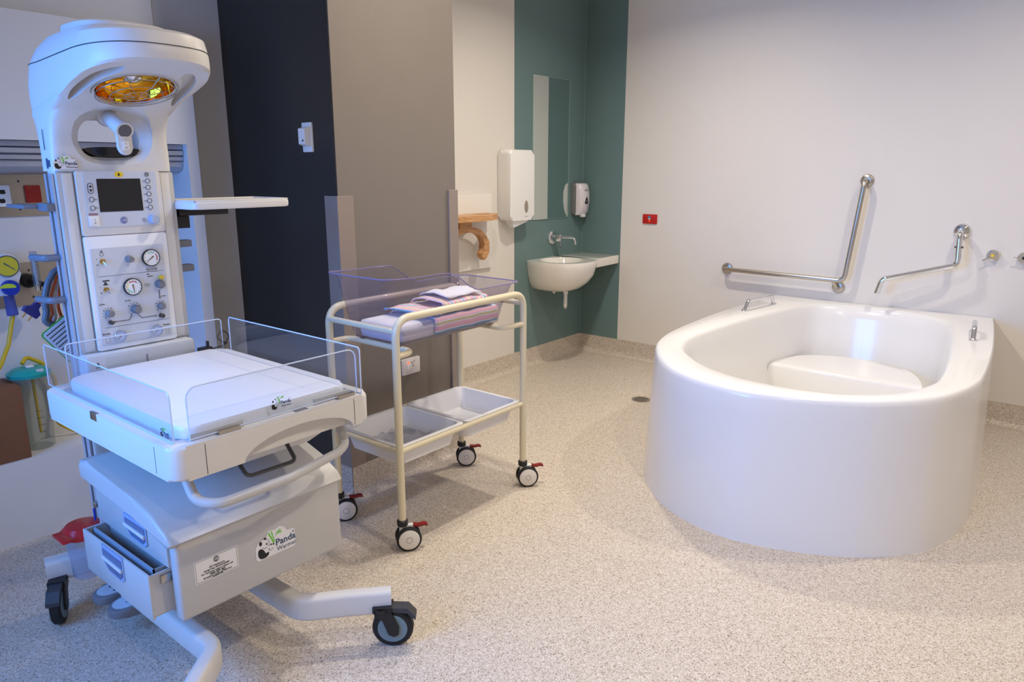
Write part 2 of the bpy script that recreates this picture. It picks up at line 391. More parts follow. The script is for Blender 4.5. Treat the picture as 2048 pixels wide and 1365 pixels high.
for A, C in zip(R, R[1:]):
    for i in range(n): bm.faces.new((A[i], A[(i+1) % n], C[(i+1) % n], C[i]))
inn = [scl(inner, 1.012, RZ), scl(inner, 1.0, RZ-.004), scl(inner, .985, RZ-.02), scl(inner, .97, RZ-.08), scl(inner, .93, .3), scl(inner, .89, .17), scl(inner, .85, .125), scl(inner, .78, .11)]
RI = [[bm.verts.new(p) for p in r] for r in inn]; k = len(inner)
for A, C in zip(RI, RI[1:]):
    for i in range(k): bm.faces.new((A[i], A[(i+1) % k], C[(i+1) % k], C[i]))
bm.faces.new(RI[-1])
eds = [bm.edges.get((R[-1][i], R[-1][(i+1) % n])) for i in range(n)]+[bm.edges.get((RI[0][i], RI[0][(i+1) % k])) for i in range(k)]
bmesh.ops.triangle_fill(bm, use_beauty=True, use_dissolve=False, edges=[e for e in eds if e])
obj('shell', bm, ACRYL, tub, smooth=40)
seat = [(1.87, -.70), (1.90, -.52), (1.96, -.39), (2.06, -.30), (2.2, -.255), (2.4, -.245), (2.53, -.30), (2.63, -.43), (2.69, -.58), (2.72, -.70)]
b = B(); prism(b, spline(seat, 3, False), .1, .335, 'z', .02, 3); obj('seat', b, ACRYL, tub, smooth=40)
b = B(); lathe(b, [(0, .111), (.03, .111), (.033, .114), (.02, .1145), (0, .113)], (2.3, -1.4, 0)); obj('waste', b, CHROME, tub)
def grabloop(a, b2, name, lab):
    a, b2 = Vector((*a, RZ)), Vector((*b2, RZ)); d = (b2-a).normalized(); u = Vector((0, 0, 1)); L = (b2-a).length
    o = B(); tube(o, [a, a+d*.045+u*.062, b2-d*.045+u*.062, b2], .0125, 12, .03)
    for p in (a, b2): lathe(o, [(.019, -.001), (.02, .004), (.015, .008), (.012, .012)], p)
    return obj('handle', o, CHROME, tub)
grabloop((1.70, -.72), (1.755, -.36), '', ''); grabloop((2.925, -.76), (2.895, -.50), '', '')
# L-shaped grab rail
gr = thing('grab_rail', 'L-shaped brushed steel grab rail on white wall above bath', 'grab rail', (1.28, 0, .8))
b = B(); tube(b, [(1.277, -.004, .804), (1.277, -.075, .806), (2.10, -.075, .796), (2.158, -.075, 1.40), (2.158, -.06, 1.436), (2.158, -.004, 1.436)], .0155, 16, .05, 8)
obj('rail', b, STEEL, gr)
b = B(); tube(b, [(2.052, -.003, .742), (2.052, -.05, .742), (2.03, -.075, .795)], .012, 12, .03); obj('bracket', b, STEEL, gr)
for x, z in ((1.277, .804), (2.158, 1.436), (2.052, .742)):
    b = B(); lathe(b, [(.0, 0), (.041, 0), (.041, -.004), (.037, -.012), (.026, -.016), (.018, -.017), (0, -.017)], (x, 0, z), 'y'); obj('flange', b, STEEL, gr)
# bath spout and wall taps
sp = thing('bath_spout', 'long swivelling chrome bath spout on wall over bath', 'tap', (2.714, 0, 1.147))
b = B(); lathe(b, [(0, 0), (.046, 0), (.046, -.006), (.04, -.016), (.024, -.02), (.02, -.03), (0, -.03)], (2.714, 0, 1.147), 'y'); obj('flange', b, CHROME, sp)
e1, e2 = Vector((2.728, -.115, .965)), Vector((2.345, -.17, .842))
b = B(); tube(b, [(2.714, -.02, 1.147), (2.716, -.10, 1.145), (2.727, -.115, .955), tuple(e2), (2.325, -.172, .752)], .0165, 16, .045, 8); obj('spout_tube', b, CHROME, sp)
b = B(); tube(b, [(2.70, -.113, 1.06), (2.745, -.113, 1.06)], .006, 10); obj('pin', b, STEELDARK, sp)
for x, z, c, lab in ((2.887, 1.016, YELLOW, 'round chrome wall tap with yellow centre dot beside bath spout'), (3.038, 1.012, BLACKINK, 'round chrome wall tap with dark centre beside yellow-dotted tap')):
    t = thing('wall_tap', lab, 'tap', (x, 0, z)); b = B()
    lathe(b, [(0, 0), (.034, 0), (.034, -.012), (.031, -.03), (0, -.031)], (x, 0, z), 'y'); obj('tap_body', b, CHROME, t)
    b = B(); tube(b, [(x-.046, -.04, z-.032), (x+.026, -.04, z+.018)] if c is YELLOW else [(x-.05, -.04, z), (x+.03, -.04, z)], .004, 8); obj('lever', b, CHROME, t)
    b = B(); lathe(b, [(0, -.03), (.009, -.03), (.009, -.046), (0, -.046)], (x, 0, z), 'y', 14); obj('cap', b, c, t)
# red outlet
def outlet(name, lab, cat, c, wv, hv, face, mat):
    pass
t = thing('power_outlet', 'red power outlet plate on white wall between teal strip and bath', 'outlet', (.63, 0, 1.13))
b = B(); prism(b, rrect(.570, .692, 1.097, 1.169, .006), -.010, 0, 'y', .002); obj('plate', b, RED, t)
b = B(); prism(b, rrect(.617, .641, 1.137, 1.157, .004), -.014, -.009, 'y', .001); obj('switch', b, M('switch_blue', (96, 120, 150), .35), t)
b = B(); prism(b, rrect(.619, .639, 1.130, 1.138, .003), -.0135, -.009, 'y', .001); obj('switch_tip', b, WHITE, t)
b = B(); prism(b, circ(.629, 1.118, .004, 12), -.0115, -.009, 'y'); obj('indicator', b, LED, t)
b = B()
for u, v, a in ((.655, 1.125, .5), (.672, 1.125, -.5), (.6635, 1.110, 0)):
    d = Vector((math.sin(a)*.006, math.cos(a)*.006)); q = Vector((math.cos(a)*.0012, -math.sin(a)*.0012))
    prism(b, [(u+d.x+q.x, v+d.y+q.y), (u+d.x-q.x, v+d.y-q.y), (u-d.x-q.x, v-d.y-q.y), (u-d.x+q.x, v-d.y+q.y)], -.0105, -.0095, 'y')
obj('socket_slots', b, BLACKINK, t)
# floor drain
t = thing('floor_drain', 'round chrome floor drain grate in beige vinyl beside bath', 'drain', (1.12, -.93, 0))
b = B(); ringp(b, 1.12, -.93, .048, .062, 0, .003, 'z'); obj('rim', b, STEEL, t)
b = B(); prism(b, circ(1.12, -.93, .048), 0, .001, 'z'); obj('sump', b, BLACK, t)
b = B()
for r in (.012, .026, .040): ringp(b, 1.12, -.93, r-.004, r+.003, .001, .003, 'z')
box(b, 1.07, 1.17, -.933, -.927, .001, .0028); obj('grate', b, STEEL, t)

# ================================================================== BASIN CORNER
bz = .835
top = [(.004, -.745), (.10, -.772), (.22, -.785), (.337, -.765), (.42, -.69), (.446, -.57), (.435, -.45), (.408, -.385), (.38, -.35), (.372, -.30), (.364, -.004), (.004, -.004)]
tops = spline(top[:9], 4, False)+top[9:]
ba = thing('basin', 'white ceramic corner hand basin with side shelf on teal wall', 'basin', (.2, -.4, bz))
bm = B()
prism(bm, [(x, y) for x, y in top[8:]]+[(.004, -.38)], bz-.066, bz, 'z', .004)
obj('shelf', bm, CERAMIC, ba)
bowl = [(.004, -.745), (.10, -.772), (.22, -.785), (.337, -.765), (.42, -.69), (.446, -.57), (.435, -.46), (.40, -.385), (.30, -.345), (.15, -.335), (.004, -.335)]
bl = spline(bowl, 4, False)
def bs(s, z, sx=None): return [(.004+(x-.004)*(sx or s), -.56+(y+.56)*s, z) for x, y in bl]
bm = B(); loft(bm, [bs(.30, .600, .5), bs(.50, .604, .62), bs(.68, .625, .74), bs(.83, .665, .85), bs(.93, .72, .94), bs(.985, .79, .985), bs(1, bz-.004, 1), bs(.995, bz, .995)], True, False)
ib = [(.10+.165*math.cos(t)*1.0+.10, -.565+.175*math.sin(t)) for t in [2*math.pi*i/32 for i in range(32)]]
def ibs(s, z): return [(.20+(x-.20)*s, -.565+(y+.565)*s, z) for x, y in ib]
rings = [ibs(1.0, bz), ibs(.97, bz-.008), ibs(.9, bz-.06), ibs(.7, bz-.12), ibs(.3, bz-.15)]
last = [v for v in bm.verts if abs(v.co.z-bz) < 1e-6]
RI = [[bm.verts.new(p) for p in r] for r in rings]
for A, C in zip(RI, RI[1:]):
    for i in range(32): bm.faces.new((A[i], A[(i+1) % 32], C[(i+1) % 32], C[i]))
bm.faces.new(RI[-1]); bm.edges.ensure_lookup_table()
ed = [e for e in bm.edges if len(e.link_faces) == 1]
bmesh.ops.triangle_fill(bm, use_beauty=True, edges=ed)
obj('bowl', bm, CERAMIC, ba, smooth=45)
t = thing('basin_tap', 'chrome wall mixer tap with curved spout above basin', 'tap', (0, -.43, .985))
b = B(); lathe(b, [(0, 0), (.052, 0), (.052, .008), (.047, .012), (.03, .014), (.03, .075), (.026, .085), (0, .086)], (.003, -.43, .985), 'x'); obj('tap_body', b, CHROME, t)
b = B(); tube(b, [(.06, -.43, .99), (.17, -.415, .995), (.205, -.41, .985), (.212, -.408, .94)], .0105, 12, .03); obj('spout', b, CHROME, t)
b = B(); tube(b, [(.075, -.432, .975), (.10, -.445, .92)], .0065, 10); obj('lever', b, CHROME, t)
t = thing('waste_trap', 'chrome bottle trap pipe hanging under basin', 'pipe', (.2, -.515, .6))
b = B(); tube(b, [(.20, -.515, .598), (.20, -.515, .47), (.18, -.48, .455), (.15, -.45, .50), (.15, -.44, .566), (.004, -.385, .566)], .019, 12, .03); obj('pipe', b, CHROME, t)
b = B(); lathe(b, [(.024, 0), (.024, .022), (.019, .026)], (.20, -.515, .572)); obj('nut', b, CHROME, t)
b = B(); lathe(b, [(0, 0), (.036, 0), (.036, .006), (.022, .018), (0, .018)], (.003, -.385, .566), 'x'); obj('wall_flange', b, CHROME, t)
# mirror
t = thing('mirror', 'tall frameless rectangular mirror on teal wall above basin', 'mirror', (0, -.455, 1.65))
obj('glass', bx(.005, .0095, -.688, -.226, 1.135, 2.175), MIRROR, t, smooth=0)
b = B(); box(b, .003, .0105, -.691, -.688, 1.133, 2.177); box(b, .003, .0105, -.226, -.2235, 1.133, 2.177); box(b, .003, .0105, -.688, -.226, 1.133, 1.135); box(b, .003, .0105, -.688, -.226, 2.175, 2.177)
obj('polished_edge', b, GLASSEDGE, t)
# paper towel dispenser
t = thing('towel_dispenser', 'white paper towel dispenser on wall beside mirror', 'dispenser', (0, -.95, 1.15))
b = B(); prism(b, rrect(-1.088, -.812, 1.150, 1.640, .03, 6), .004, .118, 'x', .022, 4); obj('housing', b, WHITE, t, smooth=40)
b = B(); prism(b, circ(-.905, 1.245, .022, 24, .044), .1165, .1188, 'x'); obj('window', b, M('dispenser_window', (150, 140, 128), .3), t)
b = B(); box(b, .1178, .1184, -.925, -.885, 1.175, 1.178); obj('small_print', b, MIDGREY, t)
b = B(); loft(b, [[(.03, -1.045, 1.155), (.105, -1.045, 1.155), (.105, -.855, 1.155), (.03, -.855, 1.155)], [(.045, -1.04, 1.13), (.10, -1.035, 1.122), (.10, -.88, 1.135), (.045, -.88, 1.14)], [(.06, -1.03, 1.108), (.095, -1.02, 1.10), (.095, -.94, 1.118), (.06, -.93, 1.125)]]); obj('paper_towel', b, PAPER, t)
# soap dispenser
t = thing('soap_dispenser', 'white and grey automatic soap dispenser in corner by mirror', 'dispenser', (0, -.105, 1.14))
b = B(); prism(b, rrect(-.172, -.038, 1.142, 1.405, .03, 5), .004, .05, 'x', .006); obj('back_plate', b, MIDGREY, t)
prof = [(1.15, .075), (1.18, .095), (1.25, .108), (1.33, .106), (1.385, .09), (1.398, .07)]
b = B(); rings = []
for z, d in prof: rings.append([(.045, -.168, z), (.045+(d-.045)*.7, -.168, z), (d, -.150, z), (d+.003, -.105, z), (d, -.060, z), (.045+(d-.045)*.7, -.042, z), (.045, -.042, z)])
loft(b, rings); obj('cover', b, M('lilac_white_plastic', (222, 216, 222), .3), t, smooth=50)
b = B(); prism(b, rrect(-.125, -.085, 1.132, 1.155, .006), .06, .09, 'x', .003); obj('nozzle', b, WHITE, t)
b = B(); prism(b, spline([(-.105, 1.292), (-.088, 1.262), (-.083, 1.245), (-.105, 1.236), (-.127, 1.245), (-.122, 1.262)], 3), .1085, .112, 'x'); obj('sight_window', b, BLACK, t)
text('GOJO', .022, (.108, -.105, 1.345), '+x', MIDGREY, t); text('S', .022, (.1124, -.105, 1.256), '+x', LABEL, t)
# timber bracket shelf with hook
t = thing('timber_bracket', 'beech wooden shelf with oval cut-out and curved hook on white board', 'shelf', (0, -1.45, 1.1))
b = B(); prism(b, rrect(-1.80, -1.176, .83, 1.345, .004), .003, .022, 'x', .002); obj('backboard', b, M('cream_board', (232, 227, 218), .45), t)
sh = spline([(.022, -1.83), (.15, -1.80), (.22, -1.70), (.235, -1.50), (.21, -1.36), (.15, -1.262), (.08, -1.235), (.022, -1.235)], 5, False)
b = B(); prism(b, sh, 1.178, 1.215, 'z', .012, 3); so = obj('shelf', b, WOOD, t, smooth=40)
cu = B(); prism(cu, circ(.125, -1.40, .045, 24, .075), 1.1, 1.3, 'z'); cut = solid(cu); cut.location = -WPOS[t.name]
so.location = (0, 0, 0); WP = so.matrix_world.copy(); so.parent = None; boolean(so, [cut]); so.parent = t
b = B(); box(b, .022, .13, -1.62, -1.50, 1.12, 1.18, .008); obj('block', b, WOOD, t)
hk = [(-1.66, 1.12), (-1.55, 1.135), (-1.43, 1.12), (-1.345, 1.06), (-1.315, .985), (-1.345, .925), (-1.375, .905), (-1.40, .945), (-1.385, .965), (-1.37, 1.0), (-1.395, 1.055), (-1.45, 1.09), (-1.55, 1.10), (-1.66, 1.085)]
b = B(); prism(b, spline(hk, 4), .075, .125, 'x', .008, 2); obj('hook', b, WOOD, t, smooth=40)
# dark-wall sensor plate and taupe-wall outlet
t = thing('wall_sensor', 'small white wall sensor box on charcoal wall', 'sensor', (.605, TY0, 1.64))
b = B(); prism(b, rrect(.575, .642, 1.578, 1.702, .003), TY0-.012, TY0-.004, 'y', .001); obj('plate', b, WHITE, t)
b = B(); loft(b, [[(.585, TY0-.011, 1.60), (.640, TY0-.011, 1.60), (.640, TY0-.011, 1.685), (.585, TY0-.011, 1.685)], [(.60, TY0-.05, 1.61), (.638, TY0-.045, 1.61), (.638, TY0-.045, 1.675), (.60, TY0-.05, 1.675)]]); obj('sensor_head', b, WHITE, t)
b = B(); prism(b, circ(.627, 1.625, .004, 10), TY0-.049, TY0-.046, 'y'); obj('sensor_eye', b, BLACK, t)
t = thing('power_outlet', 'white power outlet with red light low on taupe wall', 'outlet', (TX, -2.70, .555))
b = B(); prism(b, rrect(-2.76, -2.640, .516, .596, .004), TX, TX+.009, 'x', .002); obj('plate', b, M('outlet_white', (222, 214, 210), .35), t)
b = B(); prism(b, rrect(-2.728, -2.712, .540, .566, .002), TX+.009, TX+.0115, 'x'); obj('switch', b, LABEL, t)
b = B(); prism(b, circ(-2.718, .575, .005, 12), TX+.009, TX+.0115, 'x'); obj('indicator', b, LED, t)
b = B()
for u, v, a in ((-2.695, .573, -.5), (-2.680, .576, .5), (-2.686, .556, 0)):
    d = (math.sin(a)*.006, math.cos(a)*.006); q = (math.cos(a)*.0014, -math.sin(a)*.0014)
    prism(b, [(u+d[0]+q[0], v+d[1]+q[1]), (u+d[0]-q[0], v+d[1]-q[1]), (u-d[0]-q[0], v-d[1]-q[1]), (u-d[0]+q[0], v-d[1]+q[1])], TX+.0088, TX+.0096, 'x')
obj('socket_slots', b, BLACKINK, t)

# ================================================================== INFANT WARMER
WY = -4.022
wm = thing('infant_warmer', 'white mobile infant warmer with overhead heater, control column and drawers', 'infant warmer', (1.2, WY, 0))
XF = .885
def P(px, py, x=XF): h = hit(px, py, 0, x); return (h.y, h.z)
def se(xb, xf, hw, nf, nb, z, xm=None, n=56):
    """plan section: super-ellipse front and back halves"""
    xm = (xb+xf)/2 if xm is None else xm; out = []
    for i in range(n):
        a = 2*math.pi*i/n-math.pi; c, s = math.cos(a), math.sin(a); e = 2/(nf if c > 0 else nb)
        out.append((xm+math.copysign(abs(c)**e, c)*((xf-xm) if c > 0 else (xm-xb)), WY+math.copysign(abs(s)**e, s)*hw, z))
    return out
# --- base: legs and casters
def leg(path, w, z0, z1):
    b = B(); Q = fillet([(x, y, 0) for x, y in path], .09, 8); rings = []
    for i, p in enumerate(Q):
        t = (Q[min(i+1, len(Q)-1)]-Q[max(i-1, 0)]).normalized(); nv = Vector((-t.y, t.x, 0))
        r = .014; sec = []
        for cx, cz, a0 in ((w/2-r, z1-r, 0), (-w/2+r, z1-r, 90), (-w/2+r, z0+r, 180), (w/2-r, z0+r, 270)):
            for k in range(4):
                a = math.radians(a0+30*k); sec.append(p+nv*(cx+r*math.cos(a))+Vector((0, 0, cz+r*math.sin(a))))
        rings.append(sec)
    loft(b, rings); return obj('base_leg', b, PLASTIC, wm, smooth=40)
leg([(1.0, -3.915), (1.56, -3.915), (1.645, -3.81), (1.745, -3.70)], .05, .112, .192)
leg([(1.0, -4.20), (1.56, -4.20), (1.645, -4.30), (1.745, -4.41)], .05, .112, .192)
leg([(.715, -4.345), (.76, -4.18), (.76, -3.86), (.715, -3.70)], .06, .125, .205)
b = B(); box(b, .74, 1.16, WY-.18, WY+.11, .115, .19, .01); obj('base_beam', b, PLASTIC, wm)
def wcaster(x, y, ang, top):
    """swivel caster; wheel axle trails the stem in direction ang"""
    r = .066; c, s = math.cos(ang), math.sin(ang); cx, cy = x+c*.035, y+s*.035; nx, ny = -s, c
    fx = lambda u, t, v: (cx+c*u+nx*t, cy+s*u+ny*t, v)
    def L(prof, n=28):
        bb = B(); rings = [[fx(max(rr, 1e-5)*math.cos(2*math.pi*i/n), t, r+max(rr, 1e-5)*math.sin(2*math.pi*i/n)) for i in range(n)] for rr, t in prof]
        return loft(bb, rings)
    k = obj('caster', L([(.040, -.016), (r-.006, -.016), (r, -.010), (r, .010), (r-.006, .016), (.040, .016)]), RUBBER, wm, smooth=40)
    obj('hub', L([(.0, -.018), (.047, -.018), (.048, -.0165), (.048, .0165), (.047, .018), (0, .018)]), M('blue_grey_hub', (116, 136, 142), .4), k)
    bb = B()
    for sgn in (-1, 1):
        t0, t1 = sgn*.020, sgn*.026
        o2 = [(-.055, .135), (-.02, .145), (.0, .125), (.022, .075), (.020, .05), (.005, .042), (-.012, .05), (-.03, .10), (-.055, .115)]
        lo = [bb.verts.new(fx(u, t0, v)) for u, v in o2]; hi = [bb.verts.new(fx(u, t1, v)) for u, v in o2]
        bb.faces.new(lo); bb.faces.new(hi)
        for i in range(len(o2)): bb.faces.new((lo[i], lo[(i+1) % len(o2)], hi[(i+1) % len(o2)], hi[i]))
    vs = [fx(u, t, v) for v in (.126, .146) for u, t in ((-.06, -.026), (.0, -.026), (.0, .026), (-.06, .026))]
    loft(bb, [vs[:4], vs[4:]]); lathe(bb, [(.026, .13), (.03, .14), (.03, top)], (x, y, 0)); obj('fork', bb, BLACK, k)
    bb = B(); vs = [fx(u, t, v) for u, v0, v1 in ((.0, .128, .142), (.05, .122, .14), (.075, .098, .112)) for t, v in ((-.02, v0), (.02, v0), (.02, v1), (-.02, v1))]
    loft(bb, [vs[0:4], vs[4:8], vs[8:12]]); obj('brake_pedal', bb, DARKGREY, k)
wcaster(1.733, -3.732, math.radians(40), .125); wcaster(1.735, -4.40, math.radians(40), .125)
wcaster(.755, -4.325, math.radians(-30), .14); wcaster(.73, -3.72, math.radians(120), .14)
# --- drawer cabinet
CY0, CY1 = -4.287, -3.755
b = B(); prism(b, [(1.05, .31), (1.545, .305), (1.577, .318), (1.577, .535), (1.50, .565), (1.31, .585), (1.05, .59)], CY0+.012, CY1, 'y', .006); obj('cabinet', b, PLASTIC2, wm)
b = B(); box(b, 1.537, 1.5775, CY0, CY1-.002, .306, .533, .010, 3); obj('front_panel', b, PLASTIC2, wm)
lid = [(1.578, .532), (1.585, .542), (1.565, .566), (1.49, .603), (1.40, .622), (1.31, .634), (1.18, .646), (1.09, .652), (1.045, .645), (1.03, .62), (1.035, .585), (1.18, .580), (1.31, .573), (1.45, .553), (1.54, .533)]
b = B(); prism(b, lid, CY0-.018, CY1+.012, 'y', .010, 3); obj('cabinet_lid', b, PLASTIC2, wm, smooth=50)
# upper drawer (closed)
b = B(); prism(b, [(1.10, .462), (1.532, .455), (1.532, .512), (1.40, .545), (1.10, .572)], CY0-.002, CY0+.012, 'y', .002); dU = obj('drawer', b, PLASTIC2, wm)
# lower drawer, pulled open
DY = -4.342
b = B(); box(b, 1.105, 1.525, DY, DY+.008, .318, .452, .003); box(b, 1.105, 1.111, DY+.006, CY0+.02, .33, .45); box(b, 1.519, 1.525, DY+.006, CY0+.02, .33, .45); box(b, 1.108, 1.522, DY+.006, CY0+.02, .325, .333)
dL = obj('drawer', b, PLASTIC2, wm)
b = B()
for a, c2, d, e in ((1.125, 1.51, DY+.022, DY+.026), (1.125, 1.51, CY0+.014, CY0+.018), (1.125, 1.129, DY+.022, CY0+.018), (1.506, 1.51, DY+.022, CY0+.018)): box(b, a, c2, d, e, .345, .456)
box(b, 1.125, 1.51, DY+.022, CY0+.018, .345, .35); obj('inner_bin', b, BINGREY, dL)
b = B(); box(b, 1.524, 1.533, DY+.03, CY0+.01, .418, .442, .002); obj('runner', b, STEEL, dL)
def pull(parent, x0, x1, z0, z1, y):
    xm = (x0+x1)/2; o2 = [(x0, z1), (x1, z1), (x1, z0+.012), (x1-.02, z0), (x0+.035, z0+.004), (x0, z0+.03)]
    b = B(); prism(b, o2, y-.003, y+.001, 'y'); h2 = obj('handle', b, M('pull_grey_blue', (150, 168, 200), .22), parent)
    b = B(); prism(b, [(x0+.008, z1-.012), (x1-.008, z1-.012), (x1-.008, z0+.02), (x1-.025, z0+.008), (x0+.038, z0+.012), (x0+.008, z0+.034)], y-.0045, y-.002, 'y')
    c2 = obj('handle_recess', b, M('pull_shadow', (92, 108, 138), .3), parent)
    b = B(); prism(b, [(x0+.006, (z0+z1)/2+.008), (x1-.006, (z0+z1)/2+.004), (x1-.006, (z0+z1)/2-.006), (x0+.006, (z0+z1)/2-.002)], y-.010, y-.003, 'y', .002); obj('handle_lip', b, PLASTIC, parent)
pull(dL, 1.243, 1.378, .372, .452, DY); pull(dU, 1.290, 1.425, .475, .545, CY0-.003)
# foot pedals
for i, (x, dz) in enumerate(((.915, 0), (1.035, 0))):
    b = B(); prism(b, spline([(x-.05, -4.10), (x-.052, -4.225), (x-.03, -4.27), (x+.012, -4.275), (x+.04, -4.235), (x+.045, -4.10)], 4), .080, .112, 'z', .008, 2); pd = obj('foot_pedal', b, MIDGREY, wm)
    b = B(); prism(b, spline([(x-.04, -4.11), (x-.042, -4.22), (x-.025, -4.257), (x+.008, -4.261), (x+.03, -4.225), (x+.034, -4.11)], 4), .112, .1135, 'z'); obj('pedal_pad', b, PANELGREY, pd)
    b = B(); s = 1 if i else -1; m = -4.20
    prism(b, [(x-.026, m+s*.02), (x-.013, m+s*.02), (x-.002, m-s*.004), (x+.009, m+s*.02), (x+.022, m+s*.02), (x-.002, m-s*.026)], .1135, .1145, 'z'); obj('arrow_mark', b, M('pedal_arrow', (70, 84, 112), .4), pd)
# --- column
b = B(); loft(b, [se(.81, .875, .178, 14, 8, z) for z in (.12, .6, 1.0, 1.5)]); obj('column', b, PLASTIC, wm, smooth=50)
for s in (-1, 1):
    b = B(); y = WY+s*.180
    for x0, x1 in ((.812, .828), (.845, .870)): box(b, x0, x1, min(y, y+s*.006), max(y, y+s*.006), .3, 1.49)
    obj('side_rail', b, M('rail_aluminium', (196, 202, 212), .3, .5), wm)
    b = B(); box(b, .825, .848, min(y, y+s*.0015), max(y, y+s*.0015), .3, 1.49); obj('rail_slot', b, DARKGREY, wm)
    yy = sorted((WY+s*.132, WY+s*.178))
    b = B(); box(b, XF-.012, XF, yy[0], yy[1], .93, 1.494, .003); obj('front_rail', b, PLASTIC2, wm)
    b = B(); box(b, XF-.001, XF+.0015, WY+s*.150-.014, WY+s*.150+.014, .935, 1.49, .0006); obj('rail_groove', b, PLASTIC, wm)
# accessory hooks
def hook(x0, x1, y, z, s, mat):
    b = B(); box(b, x0, x1, min(y, y+s*.03), max(y, y+s*.03), z-.010, z+.010, .004); return obj('cord_hook', b, mat, wm)
HB = M('hook_grey', (112, 116, 126), .45)
for x0, x1, z in ((.775, .90, 1.236), (.785, .90, 1.104)):
    b = B(); tube(b, [(.845, WY-.185, z), (.845, WY-.225, z), (.775, WY-.24, z)], .011, 8, .02); obj('cord_hook', b, HB, wm)
b = B(); box(b, .65, .80, WY-.25, WY-.186, 1.385, 1.397, .003); box(b, .79, .87, WY-.21, WY-.186, 1.378, 1.402, .003); obj('side_bracket', b, HB, wm)
for z in (1.249, 1.163): b = B(); box(b, .82, .86, WY+.186, WY+.236, z-.012, z+.012, .004); obj('cord_hook', b, HB, wm)
# --- monitor module (upper) and gas module (lower)
ZS = (P(166, 473)[1]+P(333, 463.6)[1])/2      # seam between the two modules
m0, m1 = WY-.128, WY+.130
b = B(); prism(b, rrect(m0, m1, ZS+.001, 1.497, .006), XF-.01, XF+.010, 'x', .004); obj('monitor_module', b, PLASTIC, wm)
b = B(); prism(b, rrect(m0, m1, .93, ZS-.001, .006), XF-.01, XF+.010, 'x', .004); obj('gas_module', b, WHITE, wm)
XP = XF+.012
Q = lambda px, py: P(px, py, XP)
fz = (Q(176, 456.6)[1]+Q(319.5, 448.5)[1])/2; fy0, fy1 = Q(160, 343)[0]+.006, Q(307.6, 343.3)[0]+.004; ft = Q(240, 343)[1]
b = B(); prism(b, rrect(fy0, fy1, fz, ft, .004), XF+.008, XP, 'x'); fac = obj('monitor_facia', b, FACIA, wm)
s0, s1 = Q(192, 358), Q(287, 421)
b = B(); prism(b, [(s0[0], s1[1]), (s1[0], s1[1]), (s1[0], s0[1]), (s0[0], s0[1])], XP-.001, XP+.001, 'x'); obj('screen', b, SCREEN, fac)
for px, py in ((294.7, 362), (296, 375), (297.7, 388), (299, 401.5), (300.5, 414.5), (183, 399.5), (185.3, 416.5)):
    y, z = Q(px, py); b = B(); prism(b, circ(y, z, .0078, 20), XP, XP+.0012, 'x'); bt = obj('button', b, FACIA, fac)
    b = B(); ringp(b, y, z, .0062, .0078, XP+.0011, XP+.0018, 'x', 24); sx = 1 if px < 240 else -1
    box(b, XP+.0011, XP+.0017, min(y+sx*.0078, y+sx*.0165), max(y+sx*.0078, y+sx*.0165), z-.0006, z+.0006); obj('button_ring', b, INK, fac)
y, z = Q(180.5, 377); b = B(); prism(b, rrect(y-.008, y+.008, z-.0165, z+.0165, .0078), XP, XP+.001, 'x'); obj('arrow_key', b, INK, fac)
b = B(); prism(b, rrect(y-.0062, y+.0062, z-.0147, z+.0147, .006), XP+.001, XP+.0014, 'x'); obj('arrow_key_face', b, FACIA, fac)
b = B(); prism(b, [(y-.0045, z+.003), (y+.0045, z+.003), (y, z+.0115)], XP+.0014, XP+.0019, 'x'); prism(b, [(y-.0045, z-.003), (y+.0045, z-.003), (y, z-.0115)], XP+.0014, XP+.0019, 'x'); obj('arrow_marks', b, BLACKINK, fac)
y, z = Q(237, 349); b = B(); prism(b, circ(y, z, .0135, 28, .0088), XP, XP+.0012, 'x'); al = obj('alarm_key', b, YELLOW, fac)
b = B(); prism(b, [(y-.005, z-.003), (y+.005, z-.003), (y+.002, z+.001), (y+.001, z+.005), (y-.001, z+.005), (y-.002, z+.001)], XP+.0012, XP+.0017, 'x'); box(b, XP+.0012, XP+.0017, y-.0012, y+.0012, z-.005, z-.0035); obj('bell_mark', b, BLACKINK, fac)
y, z = Q(293, 349); b = B(); prism(b, circ(y, z, .0072, 20), XP, XP+.0012, 'x'); obj('help_key', b, MIDGREY, fac); text('?', .009, (XP+.0014, y, z), '+x', FACIA, fac)
def roundel(y, z, r, x, ink, paper, parent):
    b = B(); prism(b, circ(y, z, r, 28), x, x+.0008, 'x'); obj('roundel', b, ink, parent)
    b = B(); ringp(b, y, z, r*.80, r*.88, x+.0008, x+.0012, 'x', 28)
    obj('roundel_ring', b, paper, parent); text('GE', r*1.05, (x+.0011, y, z), '+x', paper, parent, bold=.0002, shear=.2)
y, z = Q(248, 440.5); roundel(y, z, .0112, XP, PURPLEINK, FACIA, fac)
y, z = Q(306, 438); b = B(); lathe(b, [(0, 0), (.0165, 0), (.0165, .006), (.0145, .020), (.0125, .022), (0, .0225)], (XP, y, z), 'x'); obj('dial', b, M('facia_knob', (176, 184, 200), .35), fac)
b = B(); y, z = Q(288.5, 440); ringp(b, y, z, .0028, .0036, XP, XP+.0006, 'x', 16)
for i in range(8):
    a = math.pi/4*i; c, s = math.cos(a), math.sin(a); prism(b, [(y+c*.005-s*.0005, z+s*.005+c*.0005), (y+c*.005+s*.0005, z+s*.005-c*.0005), (y+c*.0075+s*.0005, z+s*.0075-c*.0005), (y+c*.0075-s*.0005, z+s*.0075+c*.0005)], XP, XP+.0006, 'x')
obj('lamp_mark', b, INK, fac)
y, z = Q(188.5, 443); b = B(); prism(b, rrect(y-.0155, y+.0155, z-.0165, z+.0165, .001), XP, XP+.0015, 'x'); sw = obj('power_switch', b, WHITE, fac)
